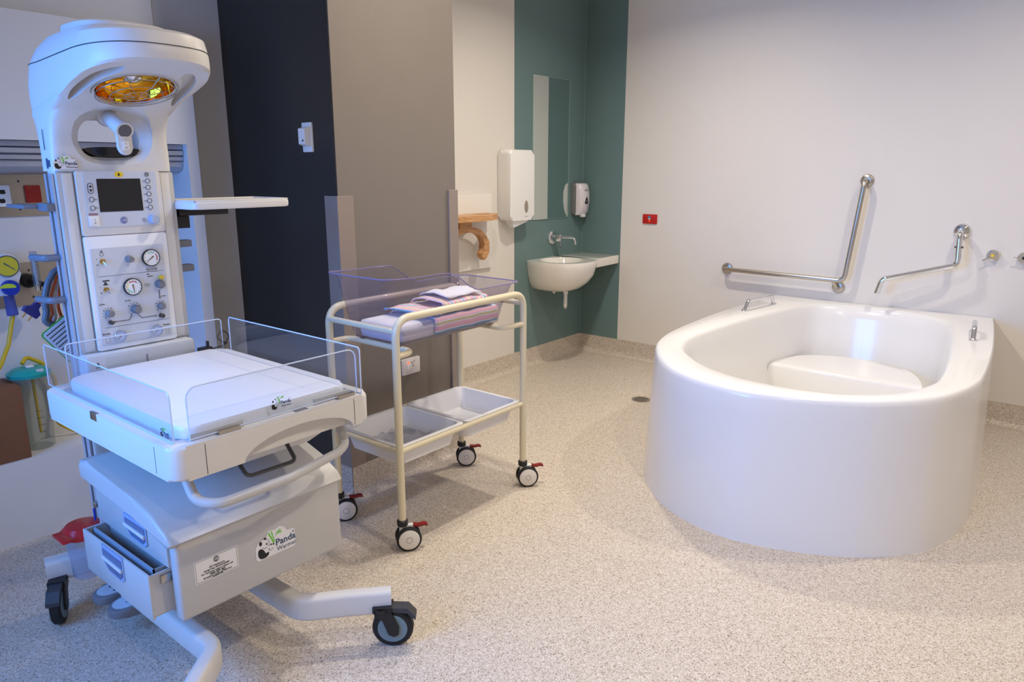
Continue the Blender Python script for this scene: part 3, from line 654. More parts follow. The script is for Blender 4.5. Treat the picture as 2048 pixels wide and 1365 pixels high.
b = B(); prism(b, rrect(y-.0105, y+.0105, z-.0115, z+.0115, .001), XP+.0015, XP+.0035, 'x', .0008); box(b, XP+.0035, XP+.0039, y+.001, y+.002, z+.002, z+.007); ringp(b, y+.0015, z-.004, .0015, .0024, XP+.0035, XP+.0039, 'x', 14); obj('rocker', b, LABEL, fac)
text('I', .008, (XP+.0039, y+.0015, z+.0045), '+x', BLACKINK, fac); text('O', .006, (XP+.0039, y+.0015, z-.005), '+x', BLACKINK, fac)
y, z = Q(186.5, 429); b = B(); prism(b, rrect(y-.014, y+.014, z-.0035, z+.0035, .003), XP, XP+.0006, 'x'); obj('barcode_label', b, M('pinkish_label', (150, 120, 126), .5), fac)
# gas module panel
gy0, gy1 = Q(180, 498.5)[0], Q(325, 488)[0]; gz0, gz1 = (Q(207.7, 692)[1]+Q(346, 670)[1])/2, (Q(180, 498.5)[1]+Q(325, 488)[1])/2
b = B(); prism(b, rrect(gy0, gy1, gz0, gz1, .003), XF+.008, XP, 'x'); gas = obj('gas_panel', b, PANELGREY, wm)
for (pa, pb) in (((197, 554.5), (327, 541)), ((210, 656.5), (338, 637.5))):
    (ya, za), (yb, zb) = Q(*pa), Q(*pb); obj('rule_line', bx(XP, XP+.0006, ya, yb, (za+zb)/2-.0007, (za+zb)/2+.0007), MIDGREY, gas)
def knob(px, py, r, dep, mat=MIDGREY, name='knob', ribs=0):
    y, z = Q(px, py); b = B(); lathe(b, [(0, 0), (r*1.1, 0), (r*1.08, dep*.35), (r*.95, dep*.4), (r*.88, dep*.93), (r*.8, dep), (0, dep)], (XP, y, z), 'x', 24)
    if ribs:
        for i in range(ribs):
            a = 2*math.pi*i/ribs; c, s = math.cos(a)*r*1.0, math.sin(a)*r*1.0; box(b, XP, XP+dep*.9, y+c-.0012, y+c+.0012, z+s-.0012, z+s+.0012)
    return obj(name, b, mat, gas)
knob(257, 518, .0105, .024, name='knob'); knob(317, 568, .0125, .026, ribs=14); knob(218, 627, .0115, .022); knob(269.5, 618, .0135, .026, ribs=14); knob(321, 612, .0110, .022); 
y, z = Q(319.5, 556); b = B(); box(b, XP, XP+.012, y-.004, y+.009, z-.004, z+.008, .002); obj('yellow_stop', b, YELLOW, gas)
def dial_face(px, py, r, face, bezel, arcs, needle):
    y, z = Q(px, py)
    b = B(); lathe(b, [(0, 0), (r, 0), (r, .010), (r*.94, .012), (r*.92, .009), (0, .009)], (XP, y, z), 'x', 32); g = obj('gauge', b, bezel, gas)
    b = B(); prism(b, circ(y, z, r*.90, 32), XP+.0092, XP+.0098, 'x'); obj('dial_face', b, face, gas)
    for a0, a1, rr, mat in arcs:
        b = B(); n = 10; A = [math.radians(a0+(a1-a0)*i/n) for i in range(n+1)]
        prism(b, [(y+math.cos(a)*r*(rr-.05), z+math.sin(a)*r*(rr-.05)) for a in A]+[(y+math.cos(a)*r*(rr+.05), z+math.sin(a)*r*(rr+.05)) for a in A[::-1]], XP+.0098, XP+.0102, 'x'); obj('scale_arc', b, mat, gas)
    b = B()
    for i in range(11):
        a = math.radians(225-27*i); c, s = math.cos(a), math.sin(a); y0, z0 = y+c*r*.76, z+s*r*.76
        prism(b, circ(y0, z0, r*.045, 6), XP+.0098, XP+.0102, 'x')
    a = math.radians(needle); c, s = math.cos(a), math.sin(a); q = (-s*r*.035, c*r*.035)
    prism(b, [(y-c*r*.3+q[0]*1.6, z-s*r*.3+q[1]*1.6), (y-c*r*.3-q[0]*1.6, z-s*r*.3-q[1]*1.6), (y+c*r*.75-q[0]*.4, z+s*r*.75-q[1]*.4), (y+c*r*.75+q[0]*.4, z+s*r*.75+q[1]*.4)], XP+.0103, XP+.0108, 'x'); obj('needle', b, BLACKINK, gas)
    b = B(); lathe(b, [(0, .0098), (r*.09, .0098), (r*.07, .0118), (0, .012)], (XP, y, z), 'x', 12); obj('needle_pin', b, BRASS, gas)
GREENARC = M('green_arc', (110, 200, 175), .5); REDARC = M('red_arc', (186, 52, 46), .5); YELARC = M('yellow_arc', (236, 214, 110), .5)
dial_face(300.5, 515.5, .0285, GAUGEFACE, BLACK, [(60, 125, .62, GREENARC), (-30, 40, .62, REDARC)], 217)
dial_face(264, 573.5, .0285, GAUGEFACE, BLACK, [(45, 130, .62, REDARC), (140, 180, .62, YELARC), (190, 260, .62, GREENARC)], 276)
dial_face(239, 672, .0195, GAUGEBLUE, CHROME, [], 225); dial_face(312.5, 660, .0190, GAUGEBLUE, CHROME, [], 222)
def toggle(px, py):
    y, z = Q(px, py); b = B(); lathe(b, [(0, 0), (.0085, 0), (.0085, .003), (.005, .004), (.005, .008), (0, .008)], (XP, y, z), 'x', 14); obj('toggle_switch', b, BRASS, gas)
    b = B(); tube(b, [(XP+.006, y, z), (XP+.014, y+.005, z-.012)], .0026, 8); obj('toggle_lever', b, CHROME, gas)
toggle(205, 523.5); toggle(212.5, 580)
for px, py, r in ((322, 631, .008), (221, 645, .007)): 
    y, z = Q(px, py); b = B(); lathe(b, [(0, 0), (r, 0), (r, .014), (r*.6, .016), (0, .016)], (XP, y, z), 'x', 16); obj('outlet_port', b, STEELDARK, gas)
b = B()
def arrow(pts, wd=.0016):
    W2 = [Vector((*Q(*p), 0)) for p in pts]
    for a, c in zip(W2, W2[1:]):
        d = (c-a).normalized(); q = Vector((-d.y, d.x, 0))*wd; prism(b, [((a+q).x, (a+q).y), ((a-q).x, (a-q).y), ((c-q).x, (c-q).y), ((c+q).x, (c+q).y)], XP, XP+.0007, 'x')
    d = (W2[-1]-W2[-2]).normalized(); q = Vector((-d.y, d.x, 0))*.0045; c = W2[-1]; e = c+d*.008
    prism(b, [((c+q).x, (c+q).y), ((c-q).x, (c-q).y), (e.x, e.y)], XP, XP+.0007, 'x')
arrow([(264, 630), (259, 640), (232, 644)]); arrow([(276, 629), (284, 636), (310, 632)]); arrow([(318, 580), (319.5, 594)], .0022)
obj('flow_arrows', b, MIDGREY, gas)
for s_, px, py, sz in (('VACUUM', 303, 539, .0085), ('kPa', 296, 549, .0065), ('cmH2O', 300, 553, .006), ('PIP', 294.5, 570.5, .006), ('L/min', 204, 609.5, .0075), ('% O2', 255.5, 602, .0075), ('L/min', 327, 592, .0065), ('Bottle', 213, 669, .0095), ('Bottle', 333, 649, .0085), ('I', 193, 519.5, .007), ('O', 194.5, 531, .007), ('I', 201, 576, .007), ('O', 202.5, 587, .007)):
    y, z = Q(px, py); text(s_, sz, (XP+.0005, y, z), '+x', INK, gas)
b = B()
for px, py, hw2, hh in ((303, 539, .016, .0062), (294.5, 570.5, .0085, .005), (216, 680, .006, .011), (335.5, 661, .0055, .010)):
    y, z = Q(px, py)
    for a0, a1, c0, c1 in ((-hw2, hw2, hh-.0005, hh), (-hw2, hw2, -hh, -hh+.0005), (-hw2, -hw2+.0005, -hh, hh), (hw2-.0005, hw2, -hh, hh)): box(b, XP, XP+.0006, y+a0, y+a1, z+c0, z+c1)
for px, py, r in ((218, 627, .0175), (269.5, 618, .0205), (321, 612, .017)):
    y, z = Q(px, py)
    for i in range(11): a = math.radians(230-28*i); prism(b, circ(y+math.cos(a)*r, z+math.sin(a)*r, .0013 if i % 3 else .002, 8), XP, XP+.0006, 'x')
y, z = Q(203, 509); ringp(b, y, z, .0052, .006, XP, XP+.0006, 'x', 14); box(b, XP, XP+.0006, y-.003, y-.001, z+.005, z+.011); box(b, XP, XP+.0006, y+.001, y+.003, z+.005, z+.012)
y, z = Q(211, 568); prism(b, [(y-.009, z-.005), (y+.009, z-.005), (y+.004, z), (y+.002, z+.006), (y-.002, z+.006), (y-.004, z)], XP, XP+.0006, 'x'); box(b, XP, XP+.0006, y-.008, y+.013, z+.007, z+.011)
obj('panel_marks', b, INK, gas)
# box below the control column
b = B(); box(b, .80, .925, -4.205, -3.845, .815, .925, .012, 3); sb = obj('lower_housing', b, PLASTIC, wm)
b = B(); box(b, .925, .9265, WY+.005, WY+.009, .86, .90); box(b, .925, .9262, -4.17, -3.87, .853, .8545); obj('housing_slot', b, MIDGREY, wm)
b = B(); box(b, .925, .9262, -4.195, -4.145, .855, .915); obj('warning_label', b, LABEL, wm)
b = B(); y = -4.17; prism(b, [(y-.006, .893), (y+.006, .893), (y, .904)], .9262, .9266, 'x'); box(b, .9262, .9266, y-.008, y+.008, .884, .888); obj('warning_mark', b, INK, wm)
# --- hood and heater
HS = .28
def hz(x, z, sl): return z+sl*max(0, x-.89)
def hring(xb, xf, hw, nf, nb, z, sl): return [(x, y, hz(x, z, sl)) for x, y, _ in se(xb, xf, hw, nf, nb, 0, xm=max(.80, min(1.08, xf-.15)))]
sec = [(.812, .884, .181, 12, 8, 1.497, 0), (.800, .886, .180, 12, 8, 1.55, 0), (.785, .889, .179, 10, 8, 1.60, 0), (.768, .905, .178, 9, 8, 1.64, .2), (.752, .95, .178, 6, 8, 1.665, HS), (.738, 1.06, .178, 4, 8, 1.680, HS), (.726, 1.19, .178, 3, 8, 1.683, HS), (.720, 1.262, .179, 2.7, 8, 1.684, HS*.98), (.714, 1.292, .180, 2.6, 8, 1.692, HS*.88), (.710, 1.306, .181, 2.6, 8, 1.715, HS*.70), (.708, 1.308, .181, 2.6, 8, 1.755, HS*.50), (.714, 1.305, .180, 2.6, 7, 1.808, HS*.22), (.742, 1.292, .175, 2.6, 5, 1.848, .05), (.79, 1.255, .162, 2.5, 4, 1.874, .02), (.85, 1.19, .135, 2.5, 3.5, 1.886, 0)]
sec = [(max(q[0], .75),)+q[1:4]+((q[4] if j < 4 or j > 11 else (12, 16, 20, 22, 22, 22, 18, 10)[j-4]),)+q[5:] for j, q in enumerate(sec)]
HR = [hring(*q) for q in sec]
b = B(); loft(b, HR); hood = obj('hood', b, PLASTIC, wm, smooth=60)
off = -WPOS[wm.name]
cuts = []
c = B(); prism(c, spline([(WY-.092, 1.575), (WY-.088, 1.62), (WY-.055, 1.652), (WY+.045, 1.655), (WY+.082, 1.625), (WY+.088, 1.575), (WY+.06, 1.542), (WY-.06, 1.542)], 5), .5, 1.2, 'x'); cuts.append(solid(c))
c = B(); r0 = spline([(WY-.125, 1.59), (WY-.10, 1.66), (WY, 1.685), (WY+.10, 1.66), (WY+.125, 1.59), (WY+.09, 1.525), (WY, 1.512), (WY-.09, 1.525)], 4)
loft(c, [[(.86, WY+(y-WY)*.74, 1.60+(z-1.60)*.74) for y, z in r0], [(.888, WY+(y-WY)*.97, 1.60+(z-1.60)*.97) for y, z in r0], [(.97, WY+(y-WY)*1.08, 1.60+(z-1.60)*1.08) for y, z in r0]]); cuts.append(solid(c))
LX, LY = 1.075, WY; LZ = hz(LX, 1.684, HS); th = math.atan(HS); cth, sth = math.cos(th), math.sin(th)
def lp(p): u, v, w_ = p[0]-LX, p[1], p[2]-LZ; return (LX+u*cth-w_*sth, v, LZ+u*sth+w_*cth)      # tilt the heater with the hood's underside
def tilt(bm):
    for v in bm.verts: v.co = Vector(lp(v.co))
    return bm
c = B(); prism(c, circ(LX, LY, .108, 40), LZ-.06, LZ+.075, 'z'); cuts.append(solid(tilt(c)))
for s in (-1, 1):
    c = B(); prism(c, [(x, WY+s*y) for x, y in spline([(1.225, .088), (1.19, .086), (1.15, .105), (1.10, .122), (1.04, .130), (.99, .142), (.985, .156), (1.06, .161), (1.15, .149), (1.21, .118)], 4)], LZ-.06, LZ+.022, 'z'); cuts.append(solid(tilt(c)))
for c in cuts: c.location = off
hood.parent = None; bpy.context.view_layer.update(); boolean(hood, cuts); hood.parent = wm
b = B(); mid = Vector((.98, WY, 0)); tube(b, [(mid.x+(x-mid.x)*1.001, mid.y+(y-mid.y)*1.002, z) for x, y, z in HR[11]], .0014, 6, closed=True); obj('hood_seam', b, DARKGREY, wm)
ki = min((k for k in range(56) if HR[0][k][1] < WY-.1), key=lambda k: abs(HR[0][k][0]-.826))
b = B(); tube(b, [(HR[j][ki][0], HR[j][ki][1]-.0004, HR[j][ki][2]) for j in range(12)], .0014, 6); obj('hood_seam', b, DARKGREY, wm)
b = B(); loft(b, [se(.86, 1.14, .135, 3, 3, 1.88), se(.865, 1.135, .133, 3, 3, 1.905), se(.89, 1.11, .115, 3, 3, 1.913)]); obj('hood_top_cap', b, PLASTIC, wm, smooth=50)
# gold reflector, bulb and wire guard
b = B(); rings = []
for r, z in ((.107, LZ-.004), (.105, LZ+.01), (.098, LZ+.028), (.084, LZ+.046), (.062, LZ+.060), (.034, LZ+.067), (.004, LZ+.069)): rings.append([(LX+r*math.cos(2*math.pi*i/40), LY+r*math.sin(2*math.pi*i/40), z) for i in range(40)])
loft(b, rings, False, True); refl = obj('heater_reflector', tilt(b), GOLD, wm, recalc=False)
b = B(); lathe(b, [(0, LZ+.065), (.03, LZ+.065), (.034, LZ+.045), (.026, LZ+.026), (.012, LZ+.018), (0, LZ+.017)], (LX, LY, 0)); obj('heater_bulb', tilt(b), CHROME, wm)
b = B()
for r, z in ((.118, LZ-.006), (.110, LZ-.016), (.072, LZ-.022), (.034, LZ-.024)):
    tube(b, [(LX+r*math.cos(2*math.pi*i/36), LY+r*math.sin(2*math.pi*i/36), z) for i in range(36)], .0013, 6, closed=True)
for i in range(8):
    a = math.pi/4*i+.2; c, s = math.cos(a), math.sin(a); tube(b, [(LX+c*.118, LY+s*.118, LZ-.006), (LX+c*.072, LY+s*.072, LZ-.022), (LX+c*.008, LY+s*.008, LZ-.025)], .0012, 6)
obj('wire_guard', tilt(b), STEEL, wm)
# alarm light bar at the foot of the opening
b = B(); prism(b, spline([(WY-.083, 1.566), (WY, 1.572), (WY+.083, 1.566), (WY+.05, 1.5425), (WY, 1.5385), (WY-.05, 1.5425)], 5), .80, .872, 'x', .002); obj('alarm_light', b, SCREEN, wm)
# examination lamp nozzle
b = B(); lathe(b, [(.034, 0), (.034, .014), (.028, .022)], (.855, WY+.0, 1.668), 'x', 24); obj('lamp_collar', b, PLASTIC, wm)
d = Vector((.115, 0, -.05)); p0 = Vector((.86, WY, 1.668))
b = B(); tube(b, [p0, p0+d*.5, p0+d], [.023, .024, .026], 24); nz = obj('lamp_nozzle', b, PLASTIC, wm)
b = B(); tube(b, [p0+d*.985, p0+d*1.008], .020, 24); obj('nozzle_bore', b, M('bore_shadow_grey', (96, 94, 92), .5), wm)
q = p0+d
b = B(); prism(b, rrect(WY-.021, WY+.021, q.z-.072, q.z+.012, .020, 6), q.x-.022, q.x-.006, 'x', .004); obj('switch_plate', b, PLASTIC, wm)
b = B(); prism(b, rrect(WY-.010, WY+.010, q.z-.057, q.z-.030, .002), q.x-.0065, q.x-.003, 'x', .001); obj('lamp_switch', b, WHITE, wm)
text('I', .006, (q.x-.0026, WY, q.z-.037), '+x', INK, wm); text('O', .006, (q.x-.0026, WY, q.z-.050), '+x', INK, wm)
# --- side shelf on black arm
b = B(); box(b, .80, .862, WY+.186, WY+.235, 1.303, 1.345, .003); box(b, .81, .86, WY+.20, WY+.385, 1.345, 1.367, .003); obj('shelf_arm', b, BLACK, wm)
b = B(); prism(b, rrect(.775, 1.015, WY+.175, WY+.545, .02), 1.372, 1.397, 'z', .006, 3); ms = obj('monitor_shelf', b, PLASTIC, wm)
b = B()
for a0, a1, c0, c1 in ((.78, 1.01, WY+.18, WY+.186), (.78, 1.01, WY+.534, WY+.54), (.78, .786, WY+.18, WY+.54), (1.004, 1.01, WY+.18, WY+.54)): box(b, a0, a1, c0, c1, 1.396, 1.402, .002)
obj('shelf_lip', b, PLASTIC, ms)
# --- bed tray
TZ0, TZ1 = .748, .850
def arch(y):   # lower edge of the front skirt: raised arch between the corners
    t = max(0, 1-((y-(WY+.06))/.19)**2); return TZ0+.062*t**.6
out = rrect(.905, 1.712, WY-.305, WY+.305, .035, 5)
b = B(); prism(b, out, TZ0+.012, TZ1, 'z', .012, 3)
bt = obj('bed_tray', b, PLASTIC, wm, smooth=50)
c1 = B(); prism(c1, rrect(.955, 1.655, WY-.272, WY+.272, .02), .822, .90, 'z')
c2 = B(); prism(c2, [(WY-.12, .70), (WY+.235, .70)]+[(WY+.057+.178*math.cos(a), TZ0+.010+.06*math.sin(a)) for a in [math.pi*i/16 for i in range(17)]], 1.68, 1.75, 'x')
cs = [solid(c1), solid(c2)]
for c in cs: c.location = off
bt.parent = None; bpy.context.view_layer.update(); boolean(bt, cs); bt.parent = wm
b = B(); loft(b, [[(1.31+(x-1.31)*s, WY+(y-WY)*s2, z) for x, y in rrect(.99, 1.62, WY-.25, WY+.25, .06)] for s, s2, z in ((.72, .62, .690), (.88, .80, .702), (.97, .93, .728), (1, 1, .765))]); obj('tray_underside', b, PLASTIC, wm, smooth=50)
b = B()
for y in (WY-.222, WY+.240): box(b, 1.7105, 1.7125, y-.0008, y+.0008, TZ0+.015, TZ1-.007)
box(b, 1.62, 1.6216, WY-.3055, WY-.304, TZ0+.02, TZ1-.012); obj('corner_seam', b, DARKGREY, wm)
obj('latch', bx(1.25, 1.29, WY-.3065, WY-.296, .828, .8515, .002), STEEL, wm); obj('latch', bx(1.675, 1.70, WY+.05, WY+.09, .8495, .8512), MIDGREY, wm)
b = B(); tube(b, [(1.60, WY-.238, .775), (1.665, WY-.238, .680), (1.715, WY-.20, .675), (1.725, WY, .680), (1.70, WY+.18, .69), (1.665, WY+.240, .692), (1.60, WY+.25, .775)], .0135, 14, .05, 7); obj('push_handle', b, PLASTIC2, wm)
b = B(); tube(b, [(1.58, WY-.085, .75), (1.655, WY-.085, .692), (1.66, WY+.065, .692), (1.58, WY+.075, .75)], .006, 10, .02); obj('tilt_handle', b, STEELDARK, wm)
b = B(); prism(b, rrect(.950, 1.690, WY-.268, WY+.262, .03), .828, .846, 'z', .004); cr = obj('mattress_cradle', b, PLASTIC2, wm)
for a0, a1 in ((WY-.245, WY-.10), (WY+.12, WY+.245)): obj('cradle_lip', bx(1.678, 1.688, a0, a1, .84, .868, .003), PLASTIC2, cr)
# clear acrylic sides
def pane(pts, a, bb, axis):
    b = B(); prism(b, pts, a, bb, axis); o = obj('side_panel', b, ACRY, wm, smooth=0)
    e = B(); f = AX[axis]; m = (a+bb)/2; n = len(pts)
    top = [i for i in range(n)]
    tube(e, [f(u, v, m) for u, v in pts], .0021, 5, closed=True); obj('panel_edge', e, ACRYEDGE, o); return o
def rtop(u0, u1, v0, v1, r):
    return [(u0, v0), (u1, v0)]+[(u1-r+r*math.cos(a), v1-r+r*math.sin(a)) for a in [math.pi/2*i/4 for i in range(5)]]+[(u0+r-r*math.sin(a), v1-r+r*math.cos(a)) for a in [math.pi/2*i/4 for i in range(5)]]
pane(rtop(.885, 1.674, .852, .981, .012), -4.304, -4.299, 'y'); pane(rtop(.99, 1.708, .852, .993, .012), -3.752, -3.747, 'y')
pane(rtop(-4.272, -3.757, .858, .990, .03), 1.694, 1.699, 'x'); pane(rtop(-4.262, -3.752, .855, .981, .012), .938, .943, 'x')
for a0 in (-4.20, -3.83): obj('panel_clip', bx(1.6895, 1.7035, a0, a0+.06, .849, .860), STEEL, wm)
# --- stickers
def logo(o, wd, face, parent, sticker=True):
    O = Vector(o); U = Vector((0, 1, 0)) if face == '+x' else Vector((1, 0, 0)); N = Vector((1, 0, 0)) if face == '+x' else Vector((0, -1, 0))
    def flat(name, polys, mat, h, par):
        bb = B()
        for poly in polys:
            lo = [bb.verts.new(O+U*(u*wd)+Vector((0, 0, v*wd))+N*.0001) for u, v in poly]; hi = [bb.verts.new(O+U*(u*wd)+Vector((0, 0, v*wd))+N*h) for u, v in poly]
            bb.faces.new(lo); bb.faces.new(hi); n = len(poly)
            for i in range(n): bb.faces.new((lo[i], lo[(i+1) % n], hi[(i+1) % n], hi[i]))
        return obj(name, bb, mat, par, smooth=0)
    base = parent
    if sticker:
        base = flat('sticker', [[(0, .06), (.05, 0), (.96, 0), (1, .06), (.985, .42), (.92, .44), (.80, .45), (.73, .56), (.62, .62), (.5, .585), (.33, .61), (.27, .47), (.17, .45), (.05, .40), (0, .30)]], LABEL, .0006, parent)
    el = lambda cx, cy, rx, ry: circ(cx, cy, rx, 14, ry)
    def ln(cx, cy, rx, ry, a0, a1, t=.008):
        A = [math.radians(a0+(a1-a0)*i/8) for i in range(9)]
        return [(cx+math.cos(a)*rx, cy+math.sin(a)*ry) for a in A]+[(cx+math.cos(a)*(rx-t), cy+math.sin(a)*(ry-t)) for a in A[::-1]]
    flat('bear_print', [spline([(.06, .23), (.13, .265), (.20, .20), (.24, .12), (.31, .13), (.30, .06), (.22, .02), (.12, .03), (.06, .10)], 3), el(.13, .385, .035, .05), el(.245, .465, .03, .025), el(.275, .33, .017, .026), el(.385, .275, .022, .018), el(.44, .262, .018, .024), el(.325, .185, .012, .018), ln(.22, .345, .12, .11, -20, 75), ln(.25, .30, .09, .06, 200, 290), ln(.36, .20, .075, .06, 240, 340), ln(.34, .30, .05, .03, 190, 330)], BLACKINK, .0010, base)
    flat('bamboo_print', [[(.32, .555), (.352, .565), (.465, .30), (.44, .27)], [(.395, .575), (.42, .58), (.478, .31), (.462, .30)], [(.50, .44), (.56, .55), (.54, .45)], [(.55, .47), (.62, .57), (.60, .46)], [(.54, .50), (.70, .555), (.60, .53)], [(.60, .47), (.66, .52), (.65, .45)], [(.46, .38), (.53, .47), (.465, .39)]], GREENINK, .0010, base)
    at = O+U*(.49*wd)+N*.0008
    text('Panda', .215*wd, at+Vector((0, 0, .255*wd)), face, BLUEINK, base, align='LEFT', bold=.0015*wd/.1*.3); text('Warmer', .145*wd, at+Vector((0, 0, .095*wd))+U*(.02*wd), face, BLUEINK, base, align='LEFT')
    text('®', .06*wd, O+U*(.95*wd)+Vector((0, 0, .36*wd))+N*.0008, face, BLUEINK, base)
    return base
XC = 1.578
o0 = hit(513, 1126, 0, XC); o1 = hit(592, 1092, 0, XC); logo((XC, o0.y, o0.z), o1.y-o0.y, '+x', wm)
o0 = hit(107, 336, 0, .888); o1 = hit(155, 333, 0, .888); logo((.8885, o0.y, o0.z-.004), o1.y-o0.y, '+x', wm)
o0 = hit(542, 823, 0, 1.70); logo((1.6995, o0.y, o0.z), .062, '+x', wm, sticker=False)
o0 = hit(321, 872, 1, -4.305); logo((o0.x, -4.3045, o0.z), .046, '-y', wm, sticker=False)
# service label
l0, l1 = hit(392, 1173, 0, XC), hit(468, 1106, 0, XC); lw = .128; lh = .068; ly = l0.y; lz = l0.z+.001
b = B(); box(b, XC-.001, XC+.0006, ly, ly+lw, lz, lz+lh); lb = obj('service_label', b, LABEL, wm)
b = B()
for a0, a1, c0, c1 in ((.003, lw-.003, .003, .0037), (.003, lw-.003, lh-.0037, lh-.003), (.003, .0037, .003, lh-.003), (lw-.0037, lw-.003, .003, lh-.003)): box(b, XC+.0006, XC+.001, ly+a0, ly+a1, lz+c0, lz+c1)
obj('label_border', b, INK, lb)
roundel(ly+lw/2, lz+lh-.0145, .0085, XC+.0006, BLACKINK, LABEL, lb)
for s_, v, sz, bd in (('GE Healthcare', .037, .0078, 0), ('Serial No: PDWX50491', .0295, .0078, .0001), ('For technical support please call', .0225, .0072, 0), ('1800 659 465', .0155, .0085, .0002), ('GE Healthcare Australia, 32 Phillip Street,', .0095, .0050, .0001), ('Parramatta 2150', .0055, .0045, .0001)):
    text(s_, sz, (XC+.0010, ly+lw/2, lz+v), '+x', INK, lb, bold=bd)
# side compliance labels on the hood's left flank and a key lock on the base
b = B(); y = WY-.181
box(b, .835, .847, y-.001, y, 1.505, 1.535); box(b, .85, .862, y-.001, y, 1.51, 1.53); box(b, .835, .838, y-.001, y, 1.56, 1.62); obj('flank_label', b, BLUEINK, wm)
t_ = B(); lathe(t_, [(0, 0), (.011, 0), (.011, -.012), (.008, -.014), (0, -.014)], (1.075, CY0+.01, .50), 'y', 16); kl = obj('key_lock', t_, STEEL, wm)
b = B(); box(b, 1.072, 1.078, CY0-.008, CY0-.004, .45, .49); obj('key_tag', b, BLUE, kl)
# clip and cable loop behind the bed
b = B(); box(b, .93, .96, -3.845, -3.80, .87, .89, .003); box(b, .94, .95, -3.815, -3.808, .885, .91); tube(b, [(.945, -3.80, .878), (.93, -3.74, .88), (.90, -3.70, .905), (.89, -3.72, .93), (.91, -3.76, .905), (.93, -3.73, .885)], .0028, 6, .02); obj('probe_cable', b, BLACK, wm)
# --- mattress
b = B(); prism(b, rrect(.962, 1.683, WY-.258, WY+.250, .045, 6), .8465, .884, 'z', .010, 3)
tag(obj('mattress', b, VINYLMAT, None, smooth=50), 'white vinyl covered mattress on infant warmer bed', 'mattress')
# ================================================================== BASSINET TROLLEY
TXF, TXB, TYA, TYB = 1.336, .932, -3.277, -2.492
tr = thing('bassinet_trolley', 'cream tubular steel bassinet trolley on four white casters', 'trolley', (1.13, -2.88, 0))
for x in (TXF, TXB):
    b = B(); tube(b, [(x, TYA, .128), (x, TYA, .952), (x, TYB, .952), (x, TYB, .128)], .0155, 16, .075, 8); obj('side_frame', b, CREAM, tr)
    b = B(); tube(b, [(x, TYA, .42), (x, TYB, .42)], .0115, 12); obj('lower_rail', b, CREAM, tr)
for y in (TYA, TYB):
    b = B(); tube(b, [(TXB, y, .905), (TXF, y, .905)], .0125, 12); obj('end_bar', b, CREAM, tr)
    b = B(); tube(b, [(TXB, y, .42), (TXF, y, .42)], .0115, 12); obj('lower_rail', b, CREAM, tr)
    d = .095 if y == TYA else -.14
    b = B(); tube(b, [(TXF, y, .808), (TXF-.01, y+d, .808), (TXB+.01, y+d, .808), (TXB, y, .808)], .0125, 12, .045, 7); obj('bassinet_support', b, CREAM, tr)
for x in (1.02, 1.245):
    b = B(); box(b, x, x+.022, TYA+.085, TYB-.13, .8205, .8235); obj('runner_strip', b, M('dull_bronze', (150, 132, 112), .35, .7), tr)
def tcaster(x, y, ang, lever):
    r = .051; c, s = math.cos(ang), math.sin(ang); cx, cy = x+c*.022, y+s*.022; nx, ny = s, -c
    fx = lambda u, t, v: (cx+c*u+nx*t, cy+s*u+ny*t, v)
    def L(prof, n=28): 
        return loft(B(), [[fx(max(q, 1e-5)*math.cos(2*math.pi*i/n), t, r+max(q, 1e-5)*math.sin(2*math.pi*i/n)) for i in range(n)] for q, t in prof])
    k = obj('caster', L([(.030, -.012), (.042, -.014), (.042, .014), (.030, .012)]), WHITE, tr)
    for sg in (-1, 1):
        obj('tyre', L([(.040, sg*.012), (r, sg*.013), (r, sg*.026), (.046, sg*.030), (.040, sg*.029)]), RUBBER, k)
        obj('wheel_disc', L([(0, sg*.014), (.043, sg*.014), (.043, sg*.029), (.038, sg*.032), (0, sg*.0325)]), M('caster_white', (226, 222, 218), .35), k)
        bb = B(); n = 24; A = [fx(.0125*math.cos(2*math.pi*i/n), sg*.0326, r+.0125*math.sin(2*math.pi*i/n)) for i in range(n)]; tube(bb, A, .0008, 5, closed=True); obj('disc_ring', bb, MIDGREY, k)
    bb = B(); lathe(bb, [(.0195, .105), (.022, .108), (.022, .128), (.0175, .131)], (x, y, 0)); obj('collar', bb, BLACK, k)
    bb = B(); rings = [[fx(u, t, v) for u, t in ((-.035, -.011), (.02, -.011), (.02, .011), (-.035, .011))] for v in (.045, .095, .107)]; loft(bb, rings); obj('housing', bb, WHITE, k)
    bb = B(); vs = [[fx(u, t, v+dv) for t, dv in ((-.011, 0), (.011, 0), (.011, .009), (-.011, .009))] for u, v in ((.018, .098), (.045, .094), (.062, .098), (.078, .094))]; loft(bb, vs); obj('brake_lever', bb, DKRED, k)
for x, y, a in ((TXF, TYA, 55), (TXF, TYB, 50), (TXB, TYA, 60), (TXB, TYB, 48)): tcaster(x, y, math.radians(a), 0)
